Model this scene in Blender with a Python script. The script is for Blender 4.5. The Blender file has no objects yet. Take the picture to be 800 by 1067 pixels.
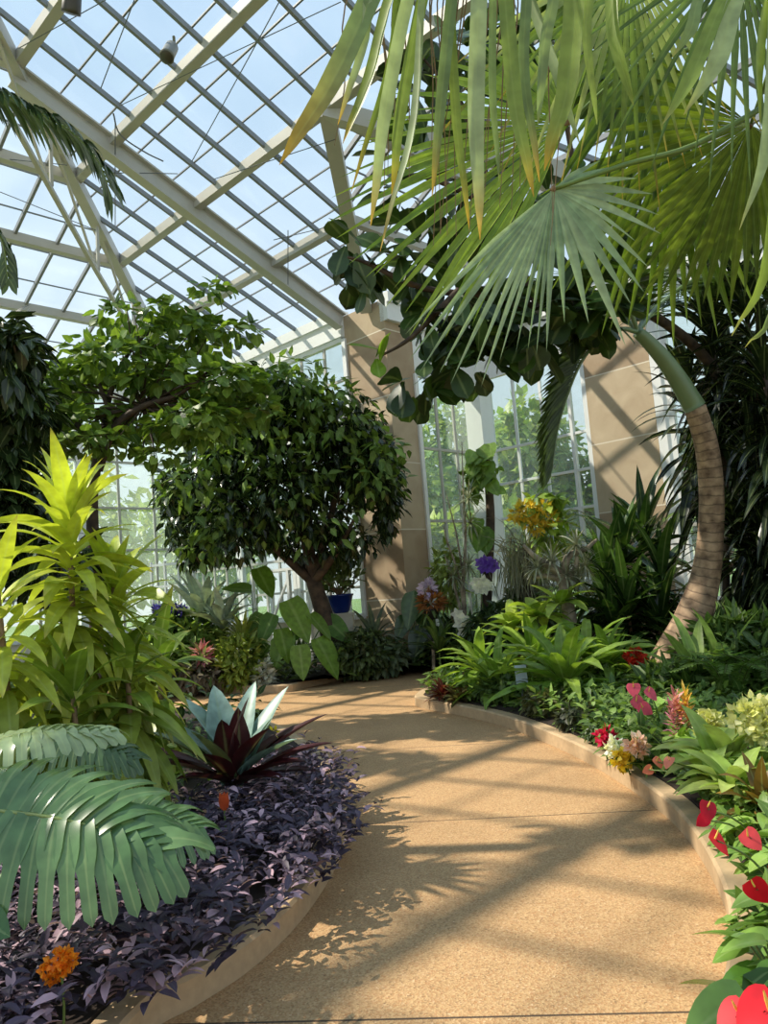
import bpy, bmesh, math
import numpy as np
from mathutils import Vector, Matrix

SC = bpy.context.scene
COL = SC.collection
PI = math.pi
rng = np.random.default_rng(7)

def V(*a): return np.array(a, float)
def nrm(a):
    a = np.asarray(a, float)
    l = np.linalg.norm(a, axis=-1, keepdims=True)
    return a / np.maximum(l, 1e-9)
def lin(r, g, b):
    c = np.array([r, g, b], float) / 255
    return np.where(c <= .04045, c / 12.92, ((c + .055) / 1.055) ** 2.4)

# ------------------------------------------------------------------ camera
F = 801.0
PITCH, ROLL, EYE = math.radians(5.5), math.radians(4.6), 1.55
fwd = V(0, math.cos(PITCH), math.sin(PITCH))
r0, u0 = V(1, 0, 0), V(0, -math.sin(PITCH), math.cos(PITCH))
rgt = r0 * math.cos(ROLL) - u0 * math.sin(ROLL)
upv = u0 * math.cos(ROLL) + r0 * math.sin(ROLL)
CAMP = V(0, 0, EYE)
def ray(x, y): return fwd * F + rgt * (x - 400) - upv * (y - 533.5)
def at(x, y, D):
    r = ray(x, y); return CAMP + r * (D / r[1])
def g(x, y, z=0.0):
    r = ray(x, y); return CAMP + r * ((z - EYE) / r[2])
def px(n, D): return n * D / F
def pix(p):
    d = np.asarray(p) - CAMP
    k = d @ fwd
    return 400 + F * (d @ rgt) / k, 533.5 - F * (d @ upv) / k
cam = bpy.data.cameras.new('camera'); camo = bpy.data.objects.new('camera', cam); COL.objects.link(camo)
camo.matrix_world = Matrix(((rgt[0], upv[0], -fwd[0], 0), (rgt[1], upv[1], -fwd[1], 0), (rgt[2], upv[2], -fwd[2], EYE), (0, 0, 0, 1)))
cam.sensor_fit = 'VERTICAL'; cam.sensor_height = 36; cam.lens = F / 1067 * 36
cam.clip_end = 300
SC.camera = camo

# ------------------------------------------------------------------ materials
def mat(name):
    m = bpy.data.materials.new(name); m.use_nodes = True
    nt = m.node_tree; nt.nodes.clear()
    out = nt.nodes.new('ShaderNodeOutputMaterial')
    def N(t, **k):
        n = nt.nodes.new('ShaderNode' + t)
        for a, b in k.items(): setattr(n, a, b)
        return n
    def Lk(a, b): nt.links.new(a, b)
    return m, nt, N, Lk, out
def rgba(c): return (float(c[0]), float(c[1]), float(c[2]), 1)

def leaf_mat(name, rough=.4, trans=.35, vein=.25, spec=.4):
    """leaf surface: colour from the leaf's own attribute, lighter midrib, mottling, light passing through"""
    m, nt, N, Lk, out = mat(name)
    a = N('Attribute', attribute_name='col')
    uv = N('UVMap', uv_map='uv')
    sep = N('SeparateXYZ'); Lk(uv.outputs[0], sep.inputs[0])
    s = N('Math', operation='SUBTRACT'); Lk(sep.outputs[0], s.inputs[0]); s.inputs[1].default_value = .5
    ab = N('Math', operation='ABSOLUTE'); Lk(s.outputs[0], ab.inputs[0])
    mr = N('MapRange'); Lk(ab.outputs[0], mr.inputs[0]); mr.inputs[1].default_value = .02; mr.inputs[2].default_value = .09
    mr.inputs[3].default_value = vein; mr.inputs[4].default_value = 0
    tc = N('TexCoord'); nz = N('TexNoise'); nz.inputs['Scale'].default_value = 14; Lk(tc.outputs['Object'], nz.inputs['Vector'])
    mv = N('MapRange'); Lk(nz.outputs[0], mv.inputs[0]); mv.inputs[1].default_value = .3; mv.inputs[2].default_value = .7
    mv.inputs[3].default_value = .78; mv.inputs[4].default_value = 1.2
    mul = N('VectorMath', operation='SCALE'); Lk(a.outputs['Color'], mul.inputs[0]); Lk(mv.outputs[0], mul.inputs['Scale'])
    mx = N('Mix', data_type='RGBA'); Lk(mr.outputs[0], mx.inputs[0]); Lk(mul.outputs[0], mx.inputs[6]); mx.inputs[7].default_value = (.5, .6, .25, 1)
    b = N('BsdfPrincipled'); Lk(mx.outputs[2], b.inputs['Base Color']); b.inputs['Roughness'].default_value = rough
    b.inputs['Specular IOR Level'].default_value = spec
    t = N('BsdfTranslucent'); tm = N('Mix', data_type='RGBA', blend_type='MULTIPLY'); tm.inputs[0].default_value = 1
    Lk(mx.outputs[2], tm.inputs[6]); tm.inputs[7].default_value = (1.15, 1.2, .6, 1); Lk(tm.outputs[2], t.inputs[0])
    ms = N('MixShader'); ms.inputs[0].default_value = trans; Lk(b.outputs[0], ms.inputs[1]); Lk(t.outputs[0], ms.inputs[2])
    Lk(ms.outputs[0], out.inputs[0])
    return m

def plain(name, c, rough=.5, metal=0., noise=.15, scale=6., bump=0., c2=None, bscale=None):
    m, nt, N, Lk, out = mat(name)
    tc = N('TexCoord'); nz = N('TexNoise'); nz.inputs['Scale'].default_value = scale; nz.inputs['Detail'].default_value = 5
    Lk(tc.outputs['Object'], nz.inputs['Vector'])
    mx = N('Mix', data_type='RGBA'); Lk(nz.outputs[0], mx.inputs[0])
    c = np.asarray(c, float); c2 = c * (1 + noise * 2) if c2 is None else np.asarray(c2, float)
    mx.inputs[6].default_value = rgba(c * (1 - noise)); mx.inputs[7].default_value = rgba(c2)
    b = N('BsdfPrincipled'); Lk(mx.outputs[2], b.inputs['Base Color']); b.inputs['Roughness'].default_value = rough; b.inputs['Metallic'].default_value = metal
    if bump:
        bp = N('Bump'); bp.inputs['Strength'].default_value = bump
        n2 = N('TexNoise'); n2.inputs['Scale'].default_value = bscale or scale * 4; Lk(tc.outputs['Object'], n2.inputs['Vector'])
        Lk(n2.outputs[0], bp.inputs['Height']); Lk(bp.outputs[0], b.inputs['Normal'])
    Lk(b.outputs[0], out.inputs[0])
    return m

def glass_mat(name, tint, haze, hazecol, rough=.05):
    """thin pane: mostly see-through, a film of dust that scatters light, a mirror-like share"""
    m, nt, N, Lk, out = mat(name)
    tc = N('TexCoord'); nz = N('TexNoise'); nz.inputs['Scale'].default_value = .9; nz.inputs['Detail'].default_value = 6; Lk(tc.outputs['Object'], nz.inputs['Vector'])
    mr = N('MapRange'); Lk(nz.outputs[0], mr.inputs[0]); mr.inputs[1].default_value = .35; mr.inputs[2].default_value = .7
    mr.inputs[3].default_value = haze * .6; mr.inputs[4].default_value = haze * 1.5
    t = N('BsdfTransparent'); t.inputs[0].default_value = rgba(tint)
    d = N('BsdfTranslucent'); d.inputs[0].default_value = rgba(hazecol)
    m1 = N('MixShader'); Lk(mr.outputs[0], m1.inputs[0]); Lk(t.outputs[0], m1.inputs[1]); Lk(d.outputs[0], m1.inputs[2])
    gl = N('BsdfGlossy'); gl.inputs['Roughness'].default_value = rough
    m2 = N('MixShader'); m2.inputs[0].default_value = .05; Lk(m1.outputs[0], m2.inputs[1]); Lk(gl.outputs[0], m2.inputs[2])
    Lk(m2.outputs[0], out.inputs[0])
    return m

def path_mat():
    m, nt, N, Lk, out = mat('exposed_aggregate')
    tc = N('TexCoord')
    v = N('TexVoronoi'); v.inputs['Scale'].default_value = 125; Lk(tc.outputs['Object'], v.inputs['Vector'])
    n1 = N('TexNoise'); n1.inputs['Scale'].default_value = 1.1; n1.inputs['Detail'].default_value = 6; Lk(tc.outputs['Object'], n1.inputs['Vector'])
    n2 = N('TexNoise'); n2.inputs['Scale'].default_value = 120; Lk(tc.outputs['Object'], n2.inputs['Vector'])
    r = N('ValToRGB'); Lk(v.outputs['Color'], r.inputs[0])
    e = r.color_ramp.elements
    e[0].position = 0; e[0].color = rgba(lin(140, 112, 80)); e[1].position = 1; e[1].color = rgba(lin(224, 196, 156))
    for p, c in ((.3, lin(186, 150, 106)), (.55, lin(205, 172, 126)), (.75, lin(176, 132, 88))):
        q = e.new(p); q.color = rgba(c)
    mx = N('Mix', data_type='RGBA', blend_type='MULTIPLY'); mx.inputs[0].default_value = .6
    Lk(r.outputs[0], mx.inputs[6])
    r2 = N('ValToRGB'); Lk(n1.outputs[0], r2.inputs[0]); r2.color_ramp.elements[0].position = .3; r2.color_ramp.elements[1].position = .7
    r2.color_ramp.elements[0].color = (.66, .6, .54, 1); r2.color_ramp.elements[1].color = (.96, .9, .84, 1)
    Lk(r2.outputs[0], mx.inputs[7])
    # sawn joints across the walk
    sp = N('SeparateXYZ'); Lk(tc.outputs['Object'], sp.inputs[0])
    ad = N('Math', operation='MULTIPLY_ADD'); Lk(sp.outputs[0], ad.inputs[0]); ad.inputs[1].default_value = .1; Lk(sp.outputs[1], ad.inputs[2])
    sb = N('Math', operation='SUBTRACT'); Lk(ad.outputs[0], sb.inputs[0]); sb.inputs[1].default_value = 2.92
    mo = N('Math', operation='PINGPONG'); Lk(sb.outputs[0], mo.inputs[0]); mo.inputs[1].default_value = 1.15
    lt = N('Math', operation='LESS_THAN'); Lk(mo.outputs[0], lt.inputs[0]); lt.inputs[1].default_value = .006
    mj = N('Mix', data_type='RGBA'); Lk(lt.outputs[0], mj.inputs[0]); Lk(mx.outputs[2], mj.inputs[6]); mj.inputs[7].default_value = rgba(lin(78, 62, 46))
    b = N('BsdfPrincipled'); Lk(mj.outputs[2], b.inputs['Base Color']); b.inputs['Roughness'].default_value = .8
    bp = N('Bump'); bp.inputs['Strength'].default_value = .25; bp.inputs['Distance'].default_value = .01; Lk(v.outputs['Distance'], bp.inputs['Height']); Lk(bp.outputs[0], b.inputs['Normal'])
    Lk(b.outputs[0], out.inputs[0])
    return m

def stone_mat():
    m, nt, N, Lk, out = mat('limestone_blocks')
    tc = N('TexCoord'); sp = N('SeparateXYZ'); Lk(tc.outputs['Object'], sp.inputs[0])
    dv = N('Math', operation='DIVIDE'); Lk(sp.outputs[2], dv.inputs[0]); dv.inputs[1].default_value = 1.28
    fl = N('Math', operation='FLOOR'); Lk(dv.outputs[0], fl.inputs[0])
    fr = N('Math', operation='FRACT'); Lk(dv.outputs[0], fr.inputs[0])
    lt = N('Math', operation='LESS_THAN'); Lk(fr.outputs[0], lt.inputs[0]); lt.inputs[1].default_value = .018
    wn = N('TexWhiteNoise', noise_dimensions='1D'); Lk(fl.outputs[0], wn.inputs['W'])
    nz = N('TexNoise'); nz.inputs['Scale'].default_value = 2.2; nz.inputs['Detail'].default_value = 7; nz.inputs['Distortion'].default_value = .8; Lk(tc.outputs['Object'], nz.inputs['Vector'])
    av = N('Math', operation='MULTIPLY_ADD'); Lk(wn.outputs[0], av.inputs[0]); av.inputs[1].default_value = .28
    sc = N('Math', operation='MULTIPLY'); Lk(nz.outputs[0], sc.inputs[0]); sc.inputs[1].default_value = .5; Lk(sc.outputs[0], av.inputs[2])
    r = N('ValToRGB'); Lk(av.outputs[0], r.inputs[0]); e = r.color_ramp.elements
    e[0].position = .1; e[0].color = rgba(lin(150, 124, 96)); e[1].position = .85; e[1].color = rgba(lin(214, 198, 168))
    mj = N('Mix', data_type='RGBA'); Lk(lt.outputs[0], mj.inputs[0]); Lk(r.outputs[0], mj.inputs[6]); mj.inputs[7].default_value = rgba(lin(216, 206, 186))
    b = N('BsdfPrincipled'); Lk(mj.outputs[2], b.inputs['Base Color']); b.inputs['Roughness'].default_value = .75
    Lk(b.outputs[0], out.inputs[0]); return m

def bark_mat(name, c1, c2, ring=0, scale=8.):
    m, nt, N, Lk, out = mat(name)
    tc = N('TexCoord'); nz = N('TexNoise'); nz.inputs['Scale'].default_value = scale; nz.inputs['Detail'].default_value = 6; Lk(tc.outputs['Object'], nz.inputs['Vector'])
    r = N('ValToRGB'); Lk(nz.outputs[0], r.inputs[0]); e = r.color_ramp.elements
    e[0].position = .3; e[0].color = rgba(c1); e[1].position = .72; e[1].color = rgba(c2)
    colr = r.outputs[0]
    b = N('BsdfPrincipled'); b.inputs['Roughness'].default_value = .8
    bp = N('Bump'); bp.inputs['Strength'].default_value = .5; bp.inputs['Distance'].default_value = .02
    if ring:                                    # leaf-scar rings run round a palm trunk along its length
        uv = N('UVMap', uv_map='uv'); sp = N('SeparateXYZ'); Lk(uv.outputs[0], sp.inputs[0])
        ml = N('Math', operation='MULTIPLY'); Lk(sp.outputs[1], ml.inputs[0]); ml.inputs[1].default_value = ring
        ad = N('Math', operation='MULTIPLY_ADD'); Lk(nz.outputs[0], ad.inputs[0]); ad.inputs[1].default_value = .5; Lk(ml.outputs[0], ad.inputs[2])
        fr = N('Math', operation='FRACT'); Lk(ad.outputs[0], fr.inputs[0])
        lt = N('MapRange'); Lk(fr.outputs[0], lt.inputs[0]); lt.inputs[1].default_value = .0; lt.inputs[2].default_value = .22
        lt.inputs[3].default_value = .8; lt.inputs[4].default_value = 0
        mj = N('Mix', data_type='RGBA'); Lk(lt.outputs[0], mj.inputs[0]); Lk(colr, mj.inputs[6]); mj.inputs[7].default_value = rgba(np.asarray(c1) * .45)
        colr = mj.outputs[2]; Lk(fr.outputs[0], bp.inputs['Height'])
    else: Lk(nz.outputs[0], bp.inputs['Height'])
    Lk(colr, b.inputs['Base Color']); Lk(bp.outputs[0], b.inputs['Normal']); Lk(b.outputs[0], out.inputs[0])
    return m

M = {}
M['leaf'] = leaf_mat('leaf')
M['thick'] = leaf_mat('thick_leaf', .38, .14, .2, .5)
M['waxy'] = leaf_mat('waxy_leaf', .25, .25, .22, .6)
M['palm'] = leaf_mat('palm_leaf', .42, .4, .12, .4)
M['petal'] = leaf_mat('petal', .45, .35, 0., .3)
M['purple'] = leaf_mat('purple_leaf', .5, .12, .04, .3)
M['bark'] = bark_mat('dark_bark', lin(38, 30, 25), lin(92, 74, 58))
M['greybark'] = bark_mat('grey_driftwood', lin(96, 86, 72), lin(186, 172, 150))
M['palmbark'] = bark_mat('ringed_palm_bark', lin(96, 74, 56), lin(190, 160, 128), ring=1.0)
M['stem'] = plain('green_stem', lin(96, 118, 56), .5)
M['shaft'] = plain('crownshaft', lin(104, 122, 84), .35, noise=.2, scale=3)
M['brownstem'] = plain('cane', lin(120, 98, 70), .7, noise=.3, scale=20)
M['white'] = plain('white_paint', lin(226, 228, 226), .45, noise=.04)
M['steel'] = plain('painted_steel', lin(178, 176, 168), .45, noise=.06)
M['steel2'] = plain('glazing_bar_grey', lin(122, 127, 132), .5, noise=.06)
M['cable'] = plain('steel_cable', lin(88, 92, 98), .4)
M['stone'] = stone_mat()
M['path'] = path_mat()
M['kerb'] = plain('kerb_concrete', lin(176, 150, 116), .85, noise=.18, scale=22, bump=.2)
M['soil'] = plain('bed_soil', lin(44, 33, 26), .95, noise=.4, scale=14, bump=.6)
M['glass'] = glass_mat('roof_glass', (.95, .98, 1), .10, lin(225, 235, 245))
M['wglass'] = glass_mat('window_glass', (.93, .98, .96), .11, lin(222, 234, 230))
M['blue'] = plain('cobalt_glaze', lin(22, 42, 110), .15, noise=.1)
M['cream'] = plain('cream_plaster', lin(214, 206, 188), .8, noise=.08)
M['bluehull'] = plain('grey_label', lin(176, 190, 194), .4, noise=.03)
M['dkmetal'] = plain('dark_fixture', lin(62, 58, 52), .4)
M['lamp'] = plain('grey_fixture', lin(120, 120, 112), .4)
M['lawn'] = plain('outside_lawn', lin(96, 122, 58), .9, noise=.3, scale=3)
M['terra'] = plain('dark_pot', lin(46, 38, 34), .6)
M['moss'] = plain('grey_moss', lin(128, 132, 104), .9, noise=.2, scale=20)
M['spadix'] = plain('spadix_yellow', lin(232, 196, 90), .5)

# ------------------------------------------------------------------ mesh collecting
class MB:
    def __init__(s): s.v, s.f, s.c, s.u, s.n = [], [], [], [], 0
    def add(s, v, f, c=None, u=None):
        v = np.asarray(v, float).reshape(-1, 3)
        f = np.asarray(f, int).reshape(-1, 4)
        s.v.append(v); s.f.append(f + s.n)
        s.c.append(np.zeros((len(v), 3)) + (c if c is not None else .5))
        s.u.append(np.zeros((len(v), 2)) if u is None else np.asarray(u, float).reshape(-1, 2))
        s.n += len(v); return s
    def build(s, name, m, off=(0, 0, 0), smooth=True):
        v = np.concatenate(s.v) - np.asarray(off, float); f = np.concatenate(s.f); c = np.concatenate(s.c); u = np.concatenate(s.u)
        me = bpy.data.meshes.new(name)
        me.vertices.add(len(v)); me.vertices.foreach_set('co', v.ravel())
        me.loops.add(f.size); me.loops.foreach_set('vertex_index', f.ravel().astype(np.int32))
        me.polygons.add(len(f)); me.polygons.foreach_set('loop_start', np.arange(0, f.size, 4, dtype=np.int32))
        me.polygons.foreach_set('use_smooth', np.full(len(f), smooth))
        me.update(calc_edges=True)
        a = me.color_attributes.new('col', 'FLOAT_COLOR', 'POINT')
        a.data.foreach_set('color', np.concatenate([c, np.ones((len(c), 1))], 1).ravel())
        ul = me.uv_layers.new(name='uv'); ul.data.foreach_set('uv', u[f.ravel()].ravel())
        me.materials.append(m); me.validate()
        o = bpy.data.objects.new(name, me); COL.objects.link(o)
        return o

def hexbox(mb, c8, col=None):
    mb.add(c8, [(0, 3, 2, 1), (4, 5, 6, 7), (0, 1, 5, 4), (1, 2, 6, 5), (2, 3, 7, 6), (3, 0, 4, 7)], col)
def boxo(mb, o, a, b, c):
    """box from corner o spanned by vectors a, b, c"""
    o, a, b, c = map(np.asarray, (o, a, b, c))
    if np.dot(np.cross(a, b), c) < 0: a, b = b, a
    hexbox(mb, [o, o + a, o + a + b, o + b, o + c, o + a + c, o + a + b + c, o + b + c])
def beam(mb, p, q, w, h, up=(0, 0, 1)):
    """rectangular bar from p to q, w wide, h deep below the line p-q"""
    p, q = np.asarray(p, float), np.asarray(q, float)
    d = nrm(q - p); s = nrm(np.cross(d, up)); n = np.cross(s, d)
    boxo(mb, p - s * w / 2 - n * h, q - p, s * w, n * h)
def ibeam(mb, p, q, w, h, up=(0, 0, 1), t=.03):
    p, q = np.asarray(p, float), np.asarray(q, float)
    d = nrm(q - p); s = nrm(np.cross(d, up)); n = np.cross(s, d)
    beam(mb, p, q, w, t, up); beam(mb, p - n * (h - t), q - n * (h - t), w, t, up); beam(mb, p - n * t, q - n * t, t, h - 2 * t, up)
def tube(mb, pts, rad, k=8, col=None, caps=True):
    pts = np.asarray(pts, float); n = len(pts); rad = np.zeros(n) + rad
    t = np.gradient(pts, axis=0); t = nrm(t)
    ref = V(0, 0, 1) if abs(t[0][2]) < .9 else V(1, 0, 0)
    s = nrm(np.cross(t[0], ref)); vs = []; us = []
    L = np.concatenate([[0], np.cumsum(np.linalg.norm(np.diff(pts, axis=0), axis=1))])
    for i in range(n):
        s = nrm(s - t[i] * np.dot(s, t[i])); b = np.cross(t[i], s)
        a = np.linspace(0, 2 * PI, k, endpoint=False)
        vs.append(pts[i] + rad[i] * (np.cos(a)[:, None] * s + np.sin(a)[:, None] * b))
        us.append(np.stack([a / (2 * PI), np.full(k, L[i])], 1))
    f = [(i * k + j, i * k + (j + 1) % k, (i + 1) * k + (j + 1) % k, (i + 1) * k + j) for i in range(n - 1) for j in range(k)]
    vs = np.concatenate(vs); us = np.concatenate(us)
    if caps and k % 2 == 0:
        for base in (0, (n - 1) * k):
            for j in range(k // 2 - 1): f.append((base + j, base + j + 1, base + k - 2 - j, base + k - 1 - j))
    mb.add(vs, f, col, us)
def spline(pts, n=8, closed=False):
    P = np.asarray(pts, float); out = []; m = len(P)
    for i in range(m if closed else m - 1):
        a = P[(i - 1) % m] if closed or i > 0 else 2 * P[0] - P[1]
        b, c = P[i], P[(i + 1) % m]
        d = P[(i + 2) % m] if closed or i + 2 < m else 2 * P[-1] - P[-2]
        for t in np.linspace(0, 1, n, endpoint=False):
            out.append(.5 * (2 * b + (c - a) * t + (2 * a - 5 * b + 4 * c - d) * t * t + (3 * b - a - 3 * c + d) * t ** 3))
    if not closed: out.append(P[-1])
    return np.array(out)
def lathe(mb, c, prof, k=20, col=None):
    prof = np.asarray(prof, float); a = np.linspace(0, 2 * PI, k, endpoint=False); vs = []
    for r, z in prof: vs.append(np.stack([c[0] + r * np.cos(a), c[1] + r * np.sin(a), np.full(k, c[2] + z)], 1))
    n = len(prof)
    mb.add(np.concatenate(vs), [(i * k + j, i * k + (j + 1) % k, (i + 1) * k + (j + 1) % k, (i + 1) * k + j) for i in range(n - 1) for j in range(k)], col)

# leaf outlines: half-width share along the length
def p_lance(t): return np.sin(PI * np.clip(t, 0, 1) ** .75) ** .9
def p_strap(t): return np.clip(np.minimum(.55 + 1.2 * t, 1) * np.clip((1 - t) / .45, 0, 1) ** .7, 0, 1)
def p_ovate(t): return np.sin(PI * np.clip(t, 0, 1) ** .62) ** .8
def p_round(t): return np.where(t < .65, .18 + .82 * np.sin(PI / 2 * np.clip(t / .65, 0, 1)) ** 1.3, np.cos(PI / 2 * np.clip((t - .65) / .35, 0, 1)) ** .55)
def p_heart(t): return np.where(t < .22, .72 + .28 * np.sin(PI / 2 * t / .22), np.cos(PI / 2 * np.clip((t - .22) / .78, 0, 1) ** 1.15) ** .9)
def p_fan(sp):
    return lambda t: np.where(t < sp, t / sp, np.clip((1 - t) / (1 - sp), 0, 1) ** .85)
def p_lobe(t): return np.where(t < .38, 1.0, np.where(t < .86, 1 - .40 * np.sin(PI / 2 * np.clip((t - .38) / .2, 0, 1)), .60 * np.cos(PI / 2 * np.clip((t - .86) / .14, 0, 1)) ** .6))

def blades(mb, P, D, N, L, W, prof, droop=0., curl=0., fold=.15, nseg=6, col=(.1, .2, .05), tip=None, tip0=.6, ts=None, twist=0.):
    """a batch of leaves: base points P, directions D, face normals N, length L, full width W"""
    P = np.atleast_2d(np.asarray(P, float)); n = len(P)
    D = nrm(np.zeros((n, 3)) + D); N = np.zeros((n, 3)) + N
    S = nrm(np.cross(D, N)); N = nrm(np.cross(S, D))
    L = np.zeros(n) + L; W = np.zeros(n) + W; droop = np.zeros(n) + droop; curl = np.zeros(n) + curl; twist = np.zeros(n) + twist
    col = np.zeros((n, 3)) + col; tipc = None if tip is None else np.zeros((n, 3)) + tip
    T = np.linspace(0, 1, nseg + 1) if ts is None else np.asarray(ts, float); K = len(T)
    c = P.copy(); vs = np.zeros((n, K, 3, 3)); cs = np.zeros((n, K, 3, 3)); us = np.zeros((n, K, 3, 2))
    G = V(0, 0, -1); prev = 0.
    pw = prof(T)
    for k, t in enumerate(T):
        tm = (t + prev) / 2
        ang = (curl * tm)[:, None]
        d = nrm(D * np.cos(ang) - N * np.sin(ang) + G * (droop * tm)[:, None])
        c = c + d * (L * (t - prev))[:, None]; prev = t
        ang = (curl * t)[:, None]
        d = nrm(D * np.cos(ang) - N * np.sin(ang) + G * (droop * t)[:, None])
        nk = nrm(np.cross(S, d))
        tw = (twist * t)[:, None]
        sk = S * np.cos(tw) + nk * np.sin(tw); nk = nrm(np.cross(sk, d))
        w = (W * pw[k] / 2)[:, None]
        vs[:, k, 0] = c - sk * w + nk * w * fold; vs[:, k, 1] = c; vs[:, k, 2] = c + sk * w + nk * w * fold
        cc = col
        if tipc is not None:
            s = np.clip((t - tip0) / max(1e-3, 1 - tip0), 0, 1); cc = col * (1 - s) + tipc * s
        cs[:, k] = cc[:, None]
        us[:, k, :, 0] = (0, .5, 1); us[:, k, :, 1] = t
    base = (np.arange(n) * K * 3)[:, None, None, None]
    kk = (np.arange(K - 1) * 3)[None, :, None, None]
    q = np.array([[0, 1, 4, 3], [1, 2, 5, 4]])[None, None]
    mb.add(vs.reshape(-1, 3), (base + kk + q).reshape(-1, 4), cs.reshape(-1, 3), us.reshape(-1, 2))
    return mb

def vary(n, c, amt=.25, c2=None):
    c = np.asarray(c, float)
    r = rng.random((n, 1))
    base = c[None] if c2 is None else c[None] * (1 - r) + np.asarray(c2, float)[None] * r
    return base * (1 + amt * (rng.random((n, 1)) * 2 - 1))
def sph(n):
    a = rng.normal(size=(n, 3)); return nrm(a)

# ------------------------------------------------------------------ things
LABELS = {}
class Thing:
    def __init__(s, name, label, cat, loc, group=None, kind=None):
        o = bpy.data.objects.new(name, None); COL.objects.link(o)
        o.location = tuple(map(float, loc)); o.empty_display_size = .1
        if kind != 'structure': o['label'] = label; o['category'] = cat
        if group: o['group'] = group
        if kind: o['kind'] = kind
        s.o, s.loc = o, np.asarray(loc, float)
    def part(s, name, mb, m, label=None, parent=None, smooth=True):
        p = mb.build(name, m if not isinstance(m, str) else M[m], s.loc, smooth)
        p.parent = parent or s.o
        if label: p['label'] = label
        return p
def single(name, label, cat, mb, m, loc=(0, 0, 0), group=None, kind=None, smooth=True):
    o = mb.build(name, M[m] if isinstance(m, str) else m, loc, smooth); o.location = tuple(map(float, loc))
    if kind != 'structure':
        o['label'] = label; o['category'] = cat
    if group: o['group'] = group
    if kind: o['kind'] = kind
    return o
# ------------------------------------------------------------------ the building
AZ = math.radians(45.5)
U = V(-math.sin(AZ), math.cos(AZ), 0); W_ = V(math.cos(AZ), math.sin(AZ), 0); Z = V(0, 0, 1)
P0 = at(357, 325, 15.0); ZE = P0[2]
PW = 1.12                                     # pillar width along the wall
Q0 = P0 - U * PW; Q0[2] = 0; P0 = P0.copy(); P0[2] = 0
# far bay corner: on the line from Q0 along W_
def solve_px(base, d, x, z):
    lo, hi = 0., 12.
    s = np.sign(pix(base + d * hi + Z * z)[0] - pix(base + Z * z)[0])
    for _ in range(50):
        m = (lo + hi) / 2
        if (pix(base + d * m + Z * z)[0] - x) * s < 0: lo = m
        else: hi = m
    return lo
KW = solve_px(Q0, W_, 497, 5.0); K0 = Q0 + W_ * KW
AC = 7.3                                     # length of the wall left of the bay
C0 = Q0 + U * AC
SL = .41
BM = 15.0
def pl1(a, b): return Q0 + U * a - W_ * b + Z * (ZE + SL * b)
def pl2(c, b): return C0 - W_ * c - U * b + Z * (ZE + SL * b)
VA0 = .45
def bsolve(fn, x, lo=0., hi=9.):
    for _ in range(50):
        m = (lo + hi) / 2
        if pix(fn(m))[0] > x: lo = m
        else: hi = m
    return lo
PB = [bsolve(lambda b: pl1(PW, b), x) for x in (285, 205, 118)]
PB += [PB[2] + (PB[2] - PB[1]), PB[2] + 2 * (PB[2] - PB[1]), PB[2] + 3 * (PB[2] - PB[1])]
# where the valley crosses the second purlin gives how fast it runs sideways
lo_, hi_ = -6., 4.
for _ in range(50):
    m_ = (lo_ + hi_) / 2
    if pix(pl1(m_, PB[1]))[0] > 340: lo_ = m_
    else: hi_ = m_
VV = (VA0 - lo_) / PB[1]

SL3 = SL / VV
def va(b): return VA0 - VV * b                       # the valley on the main slope
def pl3(c, b): return Q0 + U * VA0 + W_ * c - U * b + Z * (ZE + SL3 * b)
def pl4(e, b): return K0 - U * e - W_ * b + Z * (ZE + SL * b)
HIPB = 11.0                                  # the ridge lies this far up the slopes
ceiling = bpy.data.objects.new('ceiling', None); COL.objects.link(ceiling); ceiling['kind'] = 'structure'
def cpart(name, mb, m, smooth=False):
    o = mb.build(name, M[m], (0, 0, 0), smooth); o.parent = ceiling; return o
# glass, one sheet for each slope
def quadsheet(pts):
    mb = MB(); mb.add(pts, [(0, 1, 2, 3)]); return mb
OFF = Z * .03
B1 = PB[1]; HALF = VV * B1; RG = pl1(va(B1), B1); AR = -13.0         # the bay's ridge springs from the second purlin
def pl5(c, b): return Q0 + U * (VA0 - 2 * HALF) + W_ * c + U * b + Z * (ZE + SL3 * b)
cpart('glass_slope', quadsheet([pl1(VA0, 0) + OFF, pl1(AC, 0) + OFF, pl1(AC - B1, B1) + OFF, RG + OFF]), 'glass')
cpart('glass_slope', quadsheet([pl1(AR, B1) + OFF, pl1(AC - B1, B1) + OFF, pl1(AC - HIPB, HIPB) + OFF, pl1(AR, HIPB) + OFF]), 'glass')
cpart('glass_slope', quadsheet([pl2(0, 0) + OFF, pl2(16, 0) + OFF, pl2(16, HIPB) + OFF, pl2(HIPB, HIPB) + OFF]), 'glass')
cpart('glass_slope', quadsheet([pl3(0, 0) + OFF, pl3(KW, 0) + OFF, pl3(KW, HALF) + OFF, RG + OFF]), 'glass')
cpart('glass_slope', quadsheet([pl5(0, 0) + OFF, pl5(KW, 0) + OFF, pl5(KW, HALF) + OFF, RG + OFF]), 'glass')
cpart('glass_slope', quadsheet([pl3(KW, 0) + OFF, pl3(KW, HALF) + OFF, pl5(KW, HALF * .5) + OFF, pl5(KW, 0) + OFF]), 'glass')
E0 = 2 * HALF - VA0
cpart('glass_slope', quadsheet([pl4(E0, 0) + OFF, pl4(16, 0) + OFF, pl1(-16, B1) + OFF, RG + OFF]), 'glass')
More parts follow.
